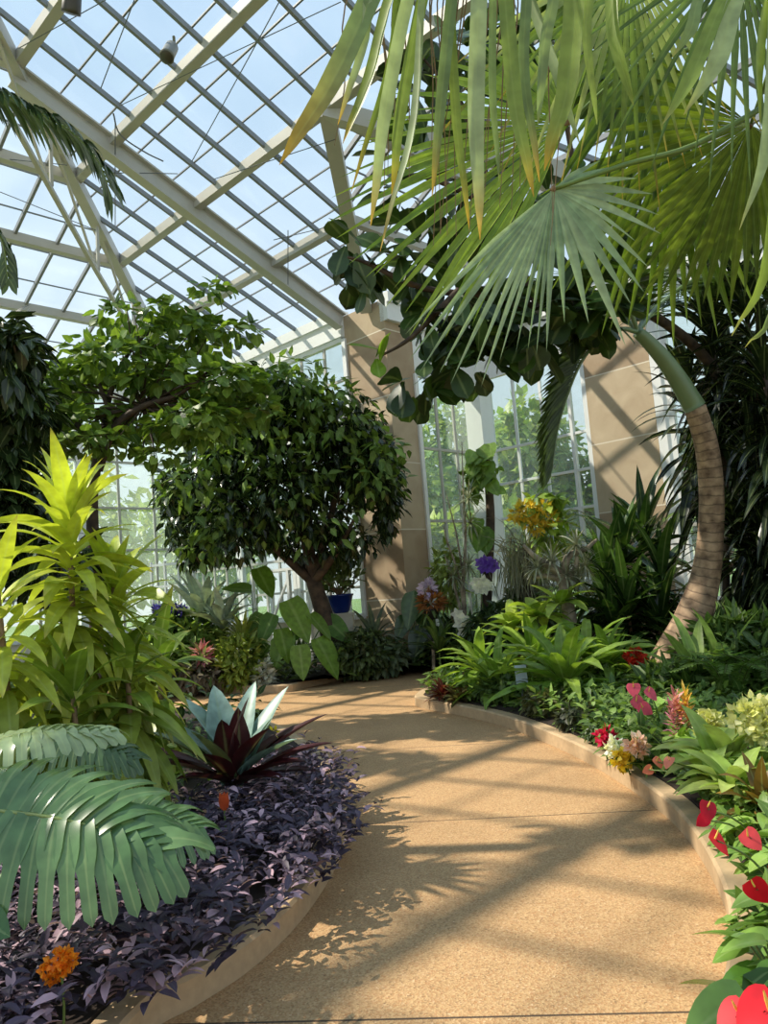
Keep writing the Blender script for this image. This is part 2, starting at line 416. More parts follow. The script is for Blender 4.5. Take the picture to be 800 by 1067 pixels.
# main rafters (deep), hips, valley
mainA = [PW]
for a in mainA:
    if a > 0: b0, b1 = 0, min(HIPB, AC - a)
    else: b0, b1 = -a, min(HIPB, AC - a)
    if b1 - b0 < .3: continue
    mb = MB(); ibeam(mb, pl1(a, b0) - Z * .06, pl1(a, b1) - Z * .06, .20, .34); cpart('main_rafter', mb, 'steel')
hip = MB(); beam(hip, pl1(AC, 0) - Z * .02, pl1(AC - HIPB, HIPB) - Z * .02, .18, .22); cpart('hip_rafter', hip, 'steel')
val = MB(); beam(val, pl1(VA0, 0) - Z * .02, RG - Z * .02, .22, .26); cpart('valley_rafter', val, 'steel')
h4 = MB(); beam(h4, RG, pl3(KW, HALF), .16, .2); cpart('ridge_beam', h4, 'steel')
h4 = MB(); beam(h4, pl5(0, 0) - Z * .02, RG - Z * .02, .2, .26); cpart('valley_rafter', h4, 'steel')
# a trussed chord hangs under the hip
ch = MB()
q = [pl1(AC - b, b) for b in np.linspace(0, HIPB, 9)]
bot = [p - Z * d for p, d in zip(q, (.35, .75, 1.0, 1.1, 1.1, 1.1, 1., .8, .4))]
bot = [b_ - W_ * .0 for b_ in bot]
for i in range(8): beam(ch, bot[i], bot[i + 1], .07, .07)
for i in range(9):
    beam(ch, bot[i], q[i] + V(.01, .01, 0), .05, .05)
    if i < 8: beam(ch, bot[i], q[i + 1], .04, .04)
cpart('hip_truss', ch, 'steel')
# purlins on each slope
for b in PB:
    if b > HIPB: continue
    mb = MB(); beam(mb, pl1(va(b) if b < B1 - .01 else AR, b), pl1(AC - b, b), .15, .17); cpart('purlin', mb, 'steel')
    mb = MB(); beam(mb, pl2(b, b), pl2(16, b), .15, .17); cpart('purlin', mb, 'steel')
b = PB[0] * VV
mb = MB(); beam(mb, pl3(-PB[0], b), pl3(KW, b), .13, .15); cpart('purlin', mb, 'steel')
mb = MB(); beam(mb, pl5(-PB[0], b), pl5(KW, b), .13, .15); cpart('purlin', mb, 'steel')
# glazing bars: thin rafters, and thinner cross laps
gb = MB(); lap = MB()
for i in range(-20, 13):
    a = PW + .68 * i
    b0, b1 = min(B1, max(0, (VA0 - a) / VV)), min(HIPB, AC - a)
    if b1 - b0 > .2 and i: beam(gb, pl1(a, b0) - Z * .0, pl1(a, b1) - Z * .0, .05, .08)
for j in range(1, 18):
    b = .62 * j
    if b < HIPB: beam(lap, pl1(va(b) if b < B1 else AR, b) + Z * .02, pl1(AC - b, b) + Z * .02, .028, .02)
cpart('glazing_bars', gb, 'steel2'); cpart('lap_strips', lap, 'steel2')
gb = MB(); lap = MB()
for i in range(1, 21):
    c = .75 * i
    b1 = min(HIPB, c)
    if c <= 16: beam(gb, pl2(c, 0), pl2(c, b1), .05, .08)
for j in range(1, 15):
    b = .75 * j
    if b < HIPB: beam(lap, pl2(b, b) + Z * .02, pl2(16, b) + Z * .02, .028, .02)
cpart('glazing_bars', gb, 'steel2'); cpart('lap_strips', lap, 'steel2')
gb = MB()
for i in range(-6, 9):
    c = .62 * i; b0 = max(0, -c) * VV
    if c < KW and HALF - b0 > .1: beam(gb, pl3(c, b0), pl3(c, HALF), .05, .08); beam(gb, pl5(c, b0), pl5(c, HALF), .05, .08)
for j in range(1, 4):
    b = HALF * j / 4; beam(gb, pl3(-b / VV, b) + Z * .02, pl3(KW, b) + Z * .02, .028, .02); beam(gb, pl5(-b / VV, b) + Z * .02, pl5(KW, b) + Z * .02, .028, .02)
for i in range(1, 20):
    e = E0 + .68 * i; f = (e - E0) / (16 - E0); beam(gb, pl4(e, 0), RG * (1 - f) + pl1(-16, B1) * f, .05, .08)
for j in range(1, 6):
    f = j / 6; beam(gb, pl4(E0, 0) * (1 - f) + RG * f, pl4(16, 0) * (1 - f) + pl1(-16, B1) * f, .06, .08)
cpart('glazing_bars', gb, 'steel2')
# stay cables strung under the glass
def cable(pts, r=.008):
    mb = MB(); tube(mb, pts, r, 4); cpart('stay_cable', mb, 'cable')
def on1(x, y, drop=0.):
    """point of the main slope seen at pixel x, y"""
    r = ray(x, y); n = nrm(np.cross(U, -W_ + Z * SL))
    t = ((Q0 + Z * (ZE - drop) - CAMP) @ n) / (r @ n); return CAMP + r * t
for (a, b) in (((20, 50), (110, 0)), ((105, 92), (140, 0)), ((125, 110), (355, 2)), ((200, 168), (292, 0)), ((115, 180), (185, 181)), ((120, 128), (120, 235)), ((222, 187), (350, 145)), ((300, 240), (300, 302)), ((285, 250), (360, 232))):
    cable([on1(*a, .35), on1(*b, .35)])
cable(spline([on1(118, 118, .45), on1(125, 140, .6), on1(150, 158, .6), on1(170, 168, .45)], 5), .012)
cable([on1(0, 165, .6), on1(70, 172, .6)]); cable([on1(0, 200, .8), on1(100, 240, .8)])

# eave beams and gutters (white), then the walls below
def eave(p, q, name):
    mb = MB(); beam(mb, p + Z * (ZE + .02), q + Z * (ZE + .02), .30, .20); beam(mb, p + Z * (ZE - .18), q + Z * (ZE - .18), .20, .34)
    single(name, None, None, mb, 'white', kind='structure', smooth=False)
eave(Q0 + U * PW, C0, 'trim_1'); eave(C0, C0 - W_ * 16, 'trim_2'); eave(Q0, K0, 'trim_3'); eave(K0, K0 - U * 16, 'trim_4')

def local_box(name, o, dirx, sx, sy, sz, m, z0=0):
    """box in its own frame (so the stone courses follow it): o is a corner, dirx its long side"""
    mb = MB(); diry = V(-dirx[1], dirx[0], 0)
    boxo(mb, (0, 0, 0), (sx, 0, 0), (0, sy, 0), (0, 0, sz))
    ob = single(name, None, None, mb, m, kind='structure', smooth=False)
    ob.matrix_world = Matrix(((dirx[0], diry[0], 0, o[0]), (dirx[1], diry[1], 0, o[1]), (0, 0, 1, z0), (0, 0, 0, 1)))
    return ob
nwin = [0]
def window(o, d, width, z0, z1, cols, zs, heavy=(), out=None, post=.09):
    """a glazed bay between posts: frame, mullions at cols (metres), transoms at zs"""
    nwin[0] += 1
    root = bpy.data.objects.new('window_%d' % nwin[0], None); COL.objects.link(root); root['kind'] = 'structure'; root.location = tuple(o)
    def bld(name, mb, m):
        p = mb.build(name, M[m], o, False); p.parent = root
    mb = MB(); e = d * width
    for x in (0, width): beam(mb, o + d * x + Z * z0, o + d * x + Z * z1, post, post, up=d)
    for z in (z0, z1): beam(mb, o + Z * (z + post / 2), o + e + Z * (z + post / 2), post * 1.1, post)
    bld('window_frame', mb, 'white')
    mb = MB()
    for i, x in enumerate(cols): beam(mb, o + d * x + Z * z0, o + d * x + Z * z1, .10 if i in heavy else .04, .06, up=d)
    for z in zs: beam(mb, o + Z * z, o + e + Z * z, .06, .05)
    bld('mullion', mb, 'white' if heavy else 'steel')
    mb = MB(); t = np.cross(d, Z) * .012
    boxo(mb, o + Z * z0 - t / 2, e, t, Z * (z1 - z0)); bld('pane', mb, 'wglass')
# the stone pillar at the mouth of the bay, and the one beyond the bay window
local_box('pillar', Q0 + U * PW, -U, PW, .75, ZE - .1, 'stone')
zc = [(604 - y) for y in (401, 472, 543)]
Dk = K0[1]
zrow = [EYE + v / F * Dk for v in (203, 131, 60, -10)]     # transom heights in the bay
# left bay window
o = Q0 + W_ * .78; wl = KW - .78 - .22
window(o, W_, wl, .55, zrow[0], [wl * .33, wl * .66], [zrow[1], zrow[2], zrow[3]])
local_box('pillar', K0 - W_ * .40, -U, .40, .44, ZE - .1, 'white')
# right bay window
o2 = K0 - U * .36
tR = solve_px(K0, -U, 617, 4.0)
wr = tR - .36
window(o2, -U, wr, .55, zrow[0] + .1, [wr * .28, wr * .56, wr * .84], [zrow[1], zrow[1] - (zrow[1] - zrow[2]) * .5, zrow[2], zrow[3]], heavy=(2,))
tR2 = solve_px(K0, -U, 685, 4.0)
PR = tR2 - tR
local_box('pillar', K0 - U * tR - W_ * .05, -U, PR, .5, ZE - .1, 'stone')
# beyond it, a mullion post and another glazed bay
o3 = K0 - U * (tR2 + .02)
local_box('pillar', o3 - W_ * .08, -U, .16, .16, ZE - .1, 'white')
local_box('pillar', o3 - W_ * .06 - U * .22, -U, .09, .09, ZE - .1, 'white')
o3 = o3 - U * .32
window(o3, -U, 2.6, .9, 6.3, [.9, 1.75], [zrow[1], 3.1, 2.45, 2.2])
local_box('pillar', o3 - U * 2.62, -U, .3, .3, ZE - .1, 'white')
window(o3 - U * 2.95, -U, 2.6, .9, 6.3, [.9, 1.75], [zrow[1], 3.1, 2.2])
# solid bands over and under the glass
def band(name, p, q, z0, z1, m='cream', th=.16):
    d = nrm(q - p); L = np.linalg.norm((q - p)[:2])
    local_box(name, p, d, L, th, z1 - z0, m, z0)
band('wall_bay_left_upper', Q0 + W_ * .75, K0, zrow[0] + .06, ZE - .3, 'white')
band('wall_bay_right_upper', K0 - U * .3, K0 - U * tR, zrow[0] + .16, ZE - .3, 'white')
band('wall_bay_left_lower', K0, Q0 + W_ * .75, 0, .55); band('wall_bay_right_lower', K0 - U * tR, K0 - U * .3, 0, .55)
band('wall_right_lower', K0 - U * 12, o3 + U * .1, 0, .88); band('wall_right_upper', o3, K0 - U * 12, 6.36, ZE - .3, 'white')
# wall left of the stone pillar: clerestory, then tall windows
seg = (AC - PW) / 3
for i in range(3):
    o = Q0 + U * (PW + seg * i + .06)
    window(o, U, seg - .12, ZE - 2.05, ZE - .56, [seg * .3, seg * .66], [ZE - 1.35], post=.1)
    window(o, U, seg - .12, 1.0, ZE - 2.15, [seg * .25, seg * .5, seg * .75], [1.6, 2.3, 3.1, 4.0], post=.1)
band('wall_left_lower', C0, P0, 0, .98, 'cream')
ledge = MB(); beam(ledge, P0 + Z * 1.06 - W_ * .1, C0 + Z * 1.06 - W_ * .1, .35, .10); single('trim_5', None, None, ledge, 'white', kind='structure', smooth=False)
for i in range(4):
    o = C0 - W_ * (.1 + 2.8 * i)
    window(o, -W_, 2.7, 1.0, ZE - .56, [.9, 1.8], [1.9, 2.9, 3.9, 5.0], post=.1)
band('wall_far_left_lower', C0 - W_ * 12, C0, 0, .98, 'cream')

# ------------------------------------------------------------------ ground
def sheet(name, x0, x1, y0, y1, z, m):
    mb = MB(); mb.add([(x0, y0, z), (x1, y0, z), (x1, y1, z), (x0, y1, z)], [(0, 1, 2, 3)])
    return single(name, None, None, mb, m, kind='structure')
sheet('floor', -9.5, 12, -4, 19, 0, 'path')
sheet('ground', -70, 70, -20, 120, -.06, 'lawn')
def bed(name, poly, h, m='soil'):
    bm = bmesh.new(); vs = [bm.verts.new((p[0], p[1], h)) for p in poly]
    f = bm.faces.new(vs); bmesh.ops.triangulate(bm, faces=[f])
    for i in range(len(vs)):
        a, b = poly[i], poly[(i + 1) % len(poly)]
        bm.faces.new([bm.verts.new((a[0], a[1], h)), bm.verts.new((b[0], b[1], h)), bm.verts.new((b[0], b[1], .002)), bm.verts.new((a[0], a[1], .002))])
    bmesh.ops.recalc_face_normals(bm, faces=bm.faces)
    me = bpy.data.meshes.new(name); bm.to_mesh(me); bm.free(); me.materials.append(M[m])
    o = bpy.data.objects.new(name, me); COL.objects.link(o); o['kind'] = 'structure'; return o
def kerb(name, pts, inward, h=.12, w=.13):
    """concrete edging along pts; inward is +1 when the bed lies to the left of the walk direction"""
    p = np.asarray(pts)[:, :2]; t = nrm(np.gradient(p, axis=0)); n = np.stack([-t[:, 1], t[:, 0]], 1) * inward
    prof = [(0, 0), (0, h - .015), (.015, h), (w - .01, h), (w, h - .02), (w, 0)]
    vs = []
    for i in range(len(p)):
        for a, z in prof: vs.append((p[i, 0] + n[i, 0] * a, p[i, 1] + n[i, 1] * a, z + .001))
    k = len(prof); f = [(i * k + j, i * k + j + 1, (i + 1) * k + j + 1, (i + 1) * k + j) for i in range(len(p) - 1) for j in range(k - 1)]
    mb = MB(); mb.add(vs, f); o = single(name, None, None, mb, 'kerb', kind='structure', smooth=False)
    bm = bmesh.new(); bm.from_mesh(o.data); bmesh.ops.recalc_face_normals(bm, faces=bm.faces); bm.to_mesh(o.data); bm.free()
    return p + n * w
def gp(pts): return [g(x, y) for x, y in pts]
# foreground left bed
eL = spline(gp([(60, 1200), (150, 1082), (205, 1048), (262, 1010), (312, 962), (348, 908), (362, 868), (358, 830), (330, 792), (285, 764), (215, 748), (120, 741)]), 6)
inL = kerb('kerb', eL, 1)
bedL = list(inL) + [(-6.5, inL[-1][1] + .3), (-6.5, .2), (inL[0][0] - .3, .2)]
bed('bed_soil', bedL, .13)
# right bed
eR = spline(gp([(700, 1230), (742, 1110), (760, 1040), (763, 985), (752, 938), (724, 886), (690, 848), (640, 812), (590, 784), (530, 759), (480, 746), (440, 738)]) + gp([(433, 733), (450, 724), (500, 714), (560, 706), (640, 700)]), 6)
inR = kerb('kerb', eR, -1)
bedR = list(inR) + [(9, inR[-1][1] + .2), (9, .6), (inR[0][0] + .2, .6)]
bed('bed_soil', bedR, .13)
# far bed
eF = spline(gp([(60, 722), (190, 722), (290, 722), (322, 716), (380, 704), (450, 692), (500, 688), (600, 684)]), 6)
inF = kerb('kerb', eF, 1)
C1 = C0 - W_ * 9
bedF = list(inF) + [tuple((K0 - U * 8)[:2]), tuple((K0 - U * .1 - W_ * .05)[:2]), tuple((Q0 + W_ * .5 - U * .02)[:2]), tuple((Q0 - W_ * .02)[:2]), tuple((C0 - W_ * .1 - U * .1)[:2]), tuple((C1 - U * .05)[:2])]
bed('bed_soil', bedF, .13)

# ------------------------------------------------------------------ light
SUN_AZ, SUN_EL = math.radians(-82), math.radians(50)
sd = V(math.sin(SUN_AZ) * math.cos(SUN_EL), math.cos(SUN_AZ) * math.cos(SUN_EL), math.sin(SUN_EL))
sl = bpy.data.lights.new('sun', 'SUN'); sl.energy = 7.5; sl.angle = math.radians(.8); sl.color = (1, .9, .74)
so = bpy.data.objects.new('sun', sl); COL.objects.link(so); so.rotation_euler = Vector(-sd).to_track_quat('-Z', 'Y').to_euler()
w = bpy.data.worlds.new('sky'); SC.world = w; w.use_nodes = True; nt = w.node_tree; nt.nodes.clear()
tc = nt.nodes.new('ShaderNodeTexCoord'); sx = nt.nodes.new('ShaderNodeSeparateXYZ'); nt.links.new(tc.outputs['Generated'], sx.inputs[0])
rp = nt.nodes.new('ShaderNodeValToRGB'); nt.links.new(sx.outputs[2], rp.inputs[0]); e = rp.color_ramp.elements
e[0].position = 0; e[0].color = (.95, .98, 1, 1); e[1].position = .9; e[1].color = (.42, .64, .92, 1)
q = e.new(.3); q.color = (.74, .88, 1, 1); q = e.new(.55); q.color = (.56, .76, .96, 1)
bg = nt.nodes.new('ShaderNodeBackground'); nt.links.new(rp.outputs[0], bg.inputs[0]); bg.inputs[1].default_value = 1.0
wo = nt.nodes.new('ShaderNodeOutputWorld'); nt.links.new(bg.outputs[0], wo.inputs[0])
SC.view_settings.view_transform = 'Standard'; SC.view_settings.look = 'None'; SC.view_settings.gamma = 1; SC.view_settings.exposure = 0
SC.view_settings.use_curve_mapping = False
SC.cycles.use_denoising = True
SC.cycles.max_bounces = 8; SC.cycles.transparent_max_bounces = 24
# ------------------------------------------------------------------ plant kit
SOIL = .13
def under(x, y, D, z=SOIL):
    p = at(x, y, D); return V(p[0], p[1], z)
def dh(x, y, h):
    """distance of the point seen at x, y that is h above the floor"""
    return g(x, y, h)[1]
def shift_in(t, frac=.2, step=.03):
    """set a plant back from the kerb until it only just leans over"""
    vs = np.concatenate([np.array([v.co for v in c.data.vertices]) for c in t.o.children if c.type == 'MESH' and c.name.startswith('foliage')])[::7]
    for k in range(25):
        p = vs + np.array(t.o.location)
        if (~inside(bedR, p)).mean() < frac: break
        t.o.location.x += step; t.o.location.y += step * .35
    t.loc = np.array(t.o.location)
def perp(d):
    d = nrm(d); r = V(0, 0, 1) if abs(d[2]) < .9 else V(1, 0, 0)
    s = nrm(np.cross(d, r)); return s, np.cross(s, d)
def rosette(mb, c, n, L, W, el=(10, 75), droop=.6, curl=.3, prof=p_strap, col=(.1, .2, .05), col2=None, tip=None, tip0=.6, fold=.25, axis=None, spread=0., nseg=6, lv=.2, amt=.25, az=None):
    """leaves springing round one point, outer ones lower"""
    i = np.arange(n); a = i * 2.39996 + rng.random(n) * .5 if az is None else az[0] + (az[1] - az[0]) * rng.random(n)
    e = np.radians(el[0] + (el[1] - el[0]) * ((i + .5) / n) ** 1.0 + rng.normal(size=n) * 5)
    axis = V(0, 0, 1) if axis is None else nrm(axis); s, b = perp(axis)
    out = np.cos(a)[:, None] * s + np.sin(a)[:, None] * b
    D = out * np.cos(e)[:, None] + axis * np.sin(e)[:, None]
    N = axis * np.cos(e)[:, None] - out * np.sin(e)[:, None]
    P = np.asarray(c) + out * .03 * L + axis * (spread * ((i / n) - .5))[:, None]
    l = L * (1 - lv + 2 * lv * rng.random(n))
    blades(mb, P, D, N, l, W * (.85 + .3 * rng.random(n)), prof, droop=droop * (.5 + rng.random(n)), curl=curl, fold=fold, nseg=nseg, col=vary(n, col, amt, col2), tip=tip, tip0=tip0, twist=rng.normal(size=n) * .25)
def cane(mb, pts, n, L, W, prof=p_lance, el=(-20, 75), droop=1.2, col=(.1, .2, .05), col2=None, tip=None, top=None, t0=.3, fold=.2, nseg=7, lv=.25, tip0=.5, k=1., ex=1.6):
    """leaves up the length of a stem (points), low ones hanging, top ones upright; top = colour at the tip of the stem"""
    pts = np.asarray(pts, float); seg = np.concatenate([[0], np.cumsum(np.linalg.norm(np.diff(pts, axis=0), axis=1))]); seg /= seg[-1]
    u = t0 + (1 - t0) * (np.arange(n) + rng.random(n)) / n; u = np.clip(u, 0, 1)
    P = np.stack([np.interp(u, seg, pts[:, j]) for j in range(3)], 1)
    a = np.arange(n) * 2.39996 + rng.random(n) * .6
    s_ = (u - t0) / (1 - t0)
    e = np.radians(el[0] + (el[1] - el[0]) * s_ ** ex + rng.normal(size=n) * 7)
    out = np.stack([np.cos(a), np.sin(a), 0 * a], 1)
    D = out * np.cos(e)[:, None] + Z * np.sin(e)[:, None]; N = Z * np.cos(e)[:, None] - out * np.sin(e)[:, None]
    c = vary(n, col, .22, col2)
    if top is not None: c = c * (1 - s_[:, None] ** k) + np.asarray(top) * (s_[:, None] ** k) * (.85 + .3 * rng.random((n, 1)))
    blades(mb, P, D, N, L * (1 - lv + 2 * lv * rng.random(n)), W * (.8 + .4 * rng.random(n)), prof, droop=droop * (1.2 - s_) * (.6 + .8 * rng.random(n)), curl=.25, fold=fold, nseg=nseg, col=c, tip=tip, tip0=tip0, twist=rng.normal(size=n) * .35)
def crown(mb, blobs, L, W, col, col2=None, prof=p_ovate, droop=.5, out=.6, down=.4, fold=.15, nseg=3, amt=.3, shell=.5, tip=None):
    """leaves filling ellipsoids: (centre, radii, count)"""
    for c, r, n in blobs:
        d = sph(n); rad = shell + (1 - shell) * rng.random(n) ** .5
        P = np.asarray(c) + d * np.asarray(r) * rad[:, None]
        D = nrm(d * out + sph(n) * .8 + V(0, 0, -down))
        N = nrm(V(0, 0, 1) + sph(n) * .6 + d * .4)
        blades(mb, P, D, N, L * (.7 + .6 * rng.random(n)), W * (.75 + .5 * rng.random(n)), prof, droop=droop, fold=fold, nseg=nseg, col=vary(n, col, amt, col2), tip=tip)
def twigs(mb, root, blobs, r0_, r1=.01, per=3, k=6):
    for c, r, n in blobs:
        for _ in range(per):
            e = np.asarray(c) + sph(1)[0] * np.asarray(r) * .7
            m = (np.asarray(root) * .45 + e * .55) + sph(1)[0] * .08 * np.linalg.norm(e - root)
            tube(mb, spline([root, m, e], 4), np.linspace(r0_, r1, 9), k)
def pinnate(mb, rach, n, L, W, col, col2=None, tip=None, droop=.6, ang=55, prof=p_lance, t0=.12, side=(1, -1), upn=None, nseg=4, lift=.15, ends=.45):
    """leaflets in two rows along a rachis"""
    rach = np.asarray(rach, float); seg = np.concatenate([[0], np.cumsum(np.linalg.norm(np.diff(rach, axis=0), axis=1))]); seg /= seg[-1]
    tan = nrm(np.gradient(rach, axis=0))
    u = np.linspace(t0, 1, n)
    P = np.stack([np.interp(u, seg, rach[:, j]) for j in range(3)], 1); T = nrm(np.stack([np.interp(u, seg, tan[:, j]) for j in range(3)], 1))
    up = V(0, 0, 1) if upn is None else np.asarray(upn, float)
    S = nrm(np.cross(T, up)); Nn = nrm(np.cross(S, T))
    for sd_ in side:
        a = np.radians(ang - 25 * u)[:, None]
        D = T * np.cos(a) + S * sd_ * np.sin(a) + Nn * lift
        l = L * (ends + (1 - ends) * np.sin(PI * np.clip(u * .9 + .08, 0, 1)) ** .7) * (.9 + .2 * rng.random(n))
        blades(mb, P, D + sph(n) * .06, Nn, l, W, prof, droop=droop * (.7 + .6 * rng.random(n)), fold=.2, nseg=nseg, col=vary(n, col, .2, col2), tip=tip)
def fan(mb, hub, segs, D, depth=(0, 0), split=.45, col=(.1, .2, .05), col2=None, tip=None, tip0=.85, droop=.25, wide=1.0, pleat=.45):
    """fan leaf: segs = (direction angle in degrees clockwise from right, length in metres), lying in the plane leaned by depth"""
    segs = sorted(segs); n = len(segs)
    a = np.radians([s[0] for s in segs]); L = np.array([s[1] for s in segs])
    e1 = nrm(rgt); e2 = -upv
    dirs = np.cos(a)[:, None] * e1 + np.sin(a)[:, None] * e2 + (depth[0] * np.cos(a) + depth[1] * np.sin(a))[:, None] * fwd
    nn = nrm(-fwd - depth[0] * e1 * -1 * 0 + depth[0] * e1 + depth[1] * e2)
    L = L * np.linalg.norm(dirs, axis=1)
    da = np.gradient(a) if n > 2 else np.full(n, .12)
    Wd = 2 * L * split * np.tan(np.abs(da) / 2) * wide
    ts = np.concatenate([np.linspace(0, split, 4), np.linspace(split, 1, 6)[1:]])
    blades(mb, np.zeros((n, 3)) + hub, dirs, nn, L, Wd, p_fan(split), droop=droop * (.6 + .8 * rng.random(n)), fold=pleat, ts=ts, col=vary(n, col, .15, col2), tip=tip, tip0=tip0, twist=rng.normal(size=n) * .12)
def fill_segs(a0, a1, n, fn, jit=.06):
    aa = np.linspace(a0, a1, n); return [(float(x), float(fn(x) * (1 + jit * rng.normal()))) for x in aa]
def ribbon(mb, pts, w, normal, col, tip=None, tip0=.75, fold=.3, n=5):
    """one long strip along pts, w = widths at pts"""
    pts = np.asarray(pts, float); m = len(pts)
    c = spline(pts, n); wi = np.interp(np.linspace(0, m - 1, len(c)), np.arange(m), w)
    t = nrm(np.gradient(c, axis=0)); s = nrm(np.cross(t, normal)); nn = np.cross(s, t)
    v = np.stack([c - s * wi[:, None] / 2 + nn * wi[:, None] * fold * .5, c, c + s * wi[:, None] / 2 + nn * wi[:, None] * fold * .5], 1)
    T = np.linspace(0, 1, len(c)); cc = np.zeros((len(c), 3)) + col
    if tip is not None:
        k = np.clip((T - tip0) / max(.001, 1 - tip0), 0, 1)[:, None]; cc = cc * (1 - k) + np.asarray(tip) * k
    f = []
    for i in range(len(c) - 1):
        b = 3 * i; f += [(b, b + 1, b + 4, b + 3), (b + 1, b + 2, b + 5, b + 4)]
    u = np.zeros((len(c), 3, 2)); u[:, :, 0] = (0, .5, 1); u[:, :, 1] = T[:, None]
    mb.add(v.reshape(-1, 3), f, np.repeat(cc, 3, 0), u)
def ball_flowers(mb, c, r, n, pl, pw, col, col2=None, amt=.15, squash=1.):
    """a head of small petals"""
    d = sph(n); P = np.asarray(c) + d * V(r, r, r * squash) * .7
    blades(mb, P, nrm(d + sph(n) * .5), sph(n), pl * (.7 + .6 * rng.random(n)), pw, p_ovate, nseg=3, fold=.2, curl=.4, col=vary(n, col, amt, col2))
def inside(poly, P):
    poly = np.asarray([(p[0], p[1]) for p in poly]); x, y = P[:, 0], P[:, 1]; r = np.zeros(len(P), bool); j = len(poly) - 1
    for i in range(len(poly)):
        xi, yi = poly[i]; xj, yj = poly[j]
        c = ((yi > y) != (yj > y)) & (x < (xj - xi) * (y - yi) / (yj - yi + 1e-12) + xi); r ^= c; j = i
    return r
def sample(poly, n, cond=None):
    p = np.asarray([(q[0], q[1]) for q in poly]); lo, hi = p.min(0), p.max(0); out = np.zeros((0, 2))
    while len(out) < n:
        q = lo + (hi - lo) * rng.random((4 * n, 2)); k = inside(poly, q)
        if cond is not None: k &= cond(q)
        out = np.concatenate([out, q[k]])
    return out[:n]
def stemtube(pts, r0_, r1, k=7):
    mb = MB(); pts = spline(pts, 5); tube(mb, pts, np.linspace(r0_, r1, len(pts)), k); return mb

def rosette_plant(name, label, cat, x, y, D, n, Lp, Wp, group=None, m='leaf', stem=True, part='foliage', **k):
    root = under(x, y, D); c = at(x, y, D); t = Thing(name, label, cat, root, group)
    mb = MB(); rosette(mb, c, n, px(Lp, D), px(Wp, D), **k); t.part(part, mb, m)
    if stem and c[2] - SOIL > .06: t.part('stem', stemtube([root - Z * .02, (root + c) / 2 + sph(1)[0] * .01, c + Z * .01], .02, .012), 'stem')
    return t, c
def bush(name, label, cat, x, y, D, rx, ry, n, Lp, Wp, col, col2=None, group=None, m='leaf', **k):
    c = at(x, y, D); root = under(x, y, D); t = Thing(name, label, cat, root, group)
    R = V(px(rx, D), px(rx, D) * .8, px(ry, D))
    mb = MB(); crown(mb, [(c, R, n)], px(Lp, D), px(Wp, D), col, col2, **k); t.part('foliage', mb, m)
    s = MB()
    for _ in range(5):
        e = c + sph(1)[0] * R * .6; e[2] = max(e[2], SOIL + .06)
        tube(s, spline([root - Z * .02, root * .4 + e * .6 + sph(1)[0] * .02, e], 4), np.linspace(.012, .005, 9), 5)
    t.part('stem', s, 'brownstem'); return t, c
# ------------------------------------------------------------------ outside: trees beyond the glass
def outside_tree(x, ytop, D, rpx, label, col, col2):
    top = at(x, ytop, D); root = V(top[0], top[1], -.06); r = px(rpx, D); h = top[2]
    t = Thing('outside_tree', label, 'tree', root, 'trees outside the glass')
    bl = []
    for k in range(9):
        q = sph(1)[0] * V(r * .55, r * .5, h * .28); bl.append((root + V(0, 0, h * .55) + q, V(r * .6, r * .6, h * .22), 230))
    mb = MB(); crown(mb, bl, .5, .3, col, col2, nseg=2, shell=.3); t.part('foliage', mb, 'leaf')
    s = stemtube([root, root + V(.1, 0, h * .3), root + V(0, 0, h * .7)], .16, .05); t.part('trunk', s, 'bark')
GA, GB = lin(120, 150, 62), lin(176, 188, 96)
outside_tree(428, 430, 26, 48, 'pale leafy tree seen through the narrow bay window beside the ficus', GA, GB)
outside_tree(478, 400, 30, 60, 'taller tree outside behind the white corner post of the bay', lin(96, 130, 62), GB)
outside_tree(545, 410, 25, 60, 'yellow-green tree seen through the wide bay window behind the yellow orchid', GA, GB)
outside_tree(600, 470, 24, 50, 'low tree outside the bay window next to the stone pillar', lin(84, 116, 60), GA)
outside_tree(520, 520, 22.5, 46, 'bushy shrub-like tree just outside the bay, behind the climbing post', GA, GB)
outside_tree(450, 530, 22.5, 40, 'sunlit bushy tree low outside the narrow bay window', lin(140, 160, 70), GB)
outside_tree(730, 430, 18, 70, 'tree outside the window past the second stone pillar', lin(84, 116, 60), GA)
outside_tree(215, 470, 30, 90, 'tree outside the tall windows behind the ficus crown', GA, GB)
outside_tree(90, 440, 26, 90, 'tree outside the far windows behind the yellow dracaena', lin(150, 160, 90), GB)

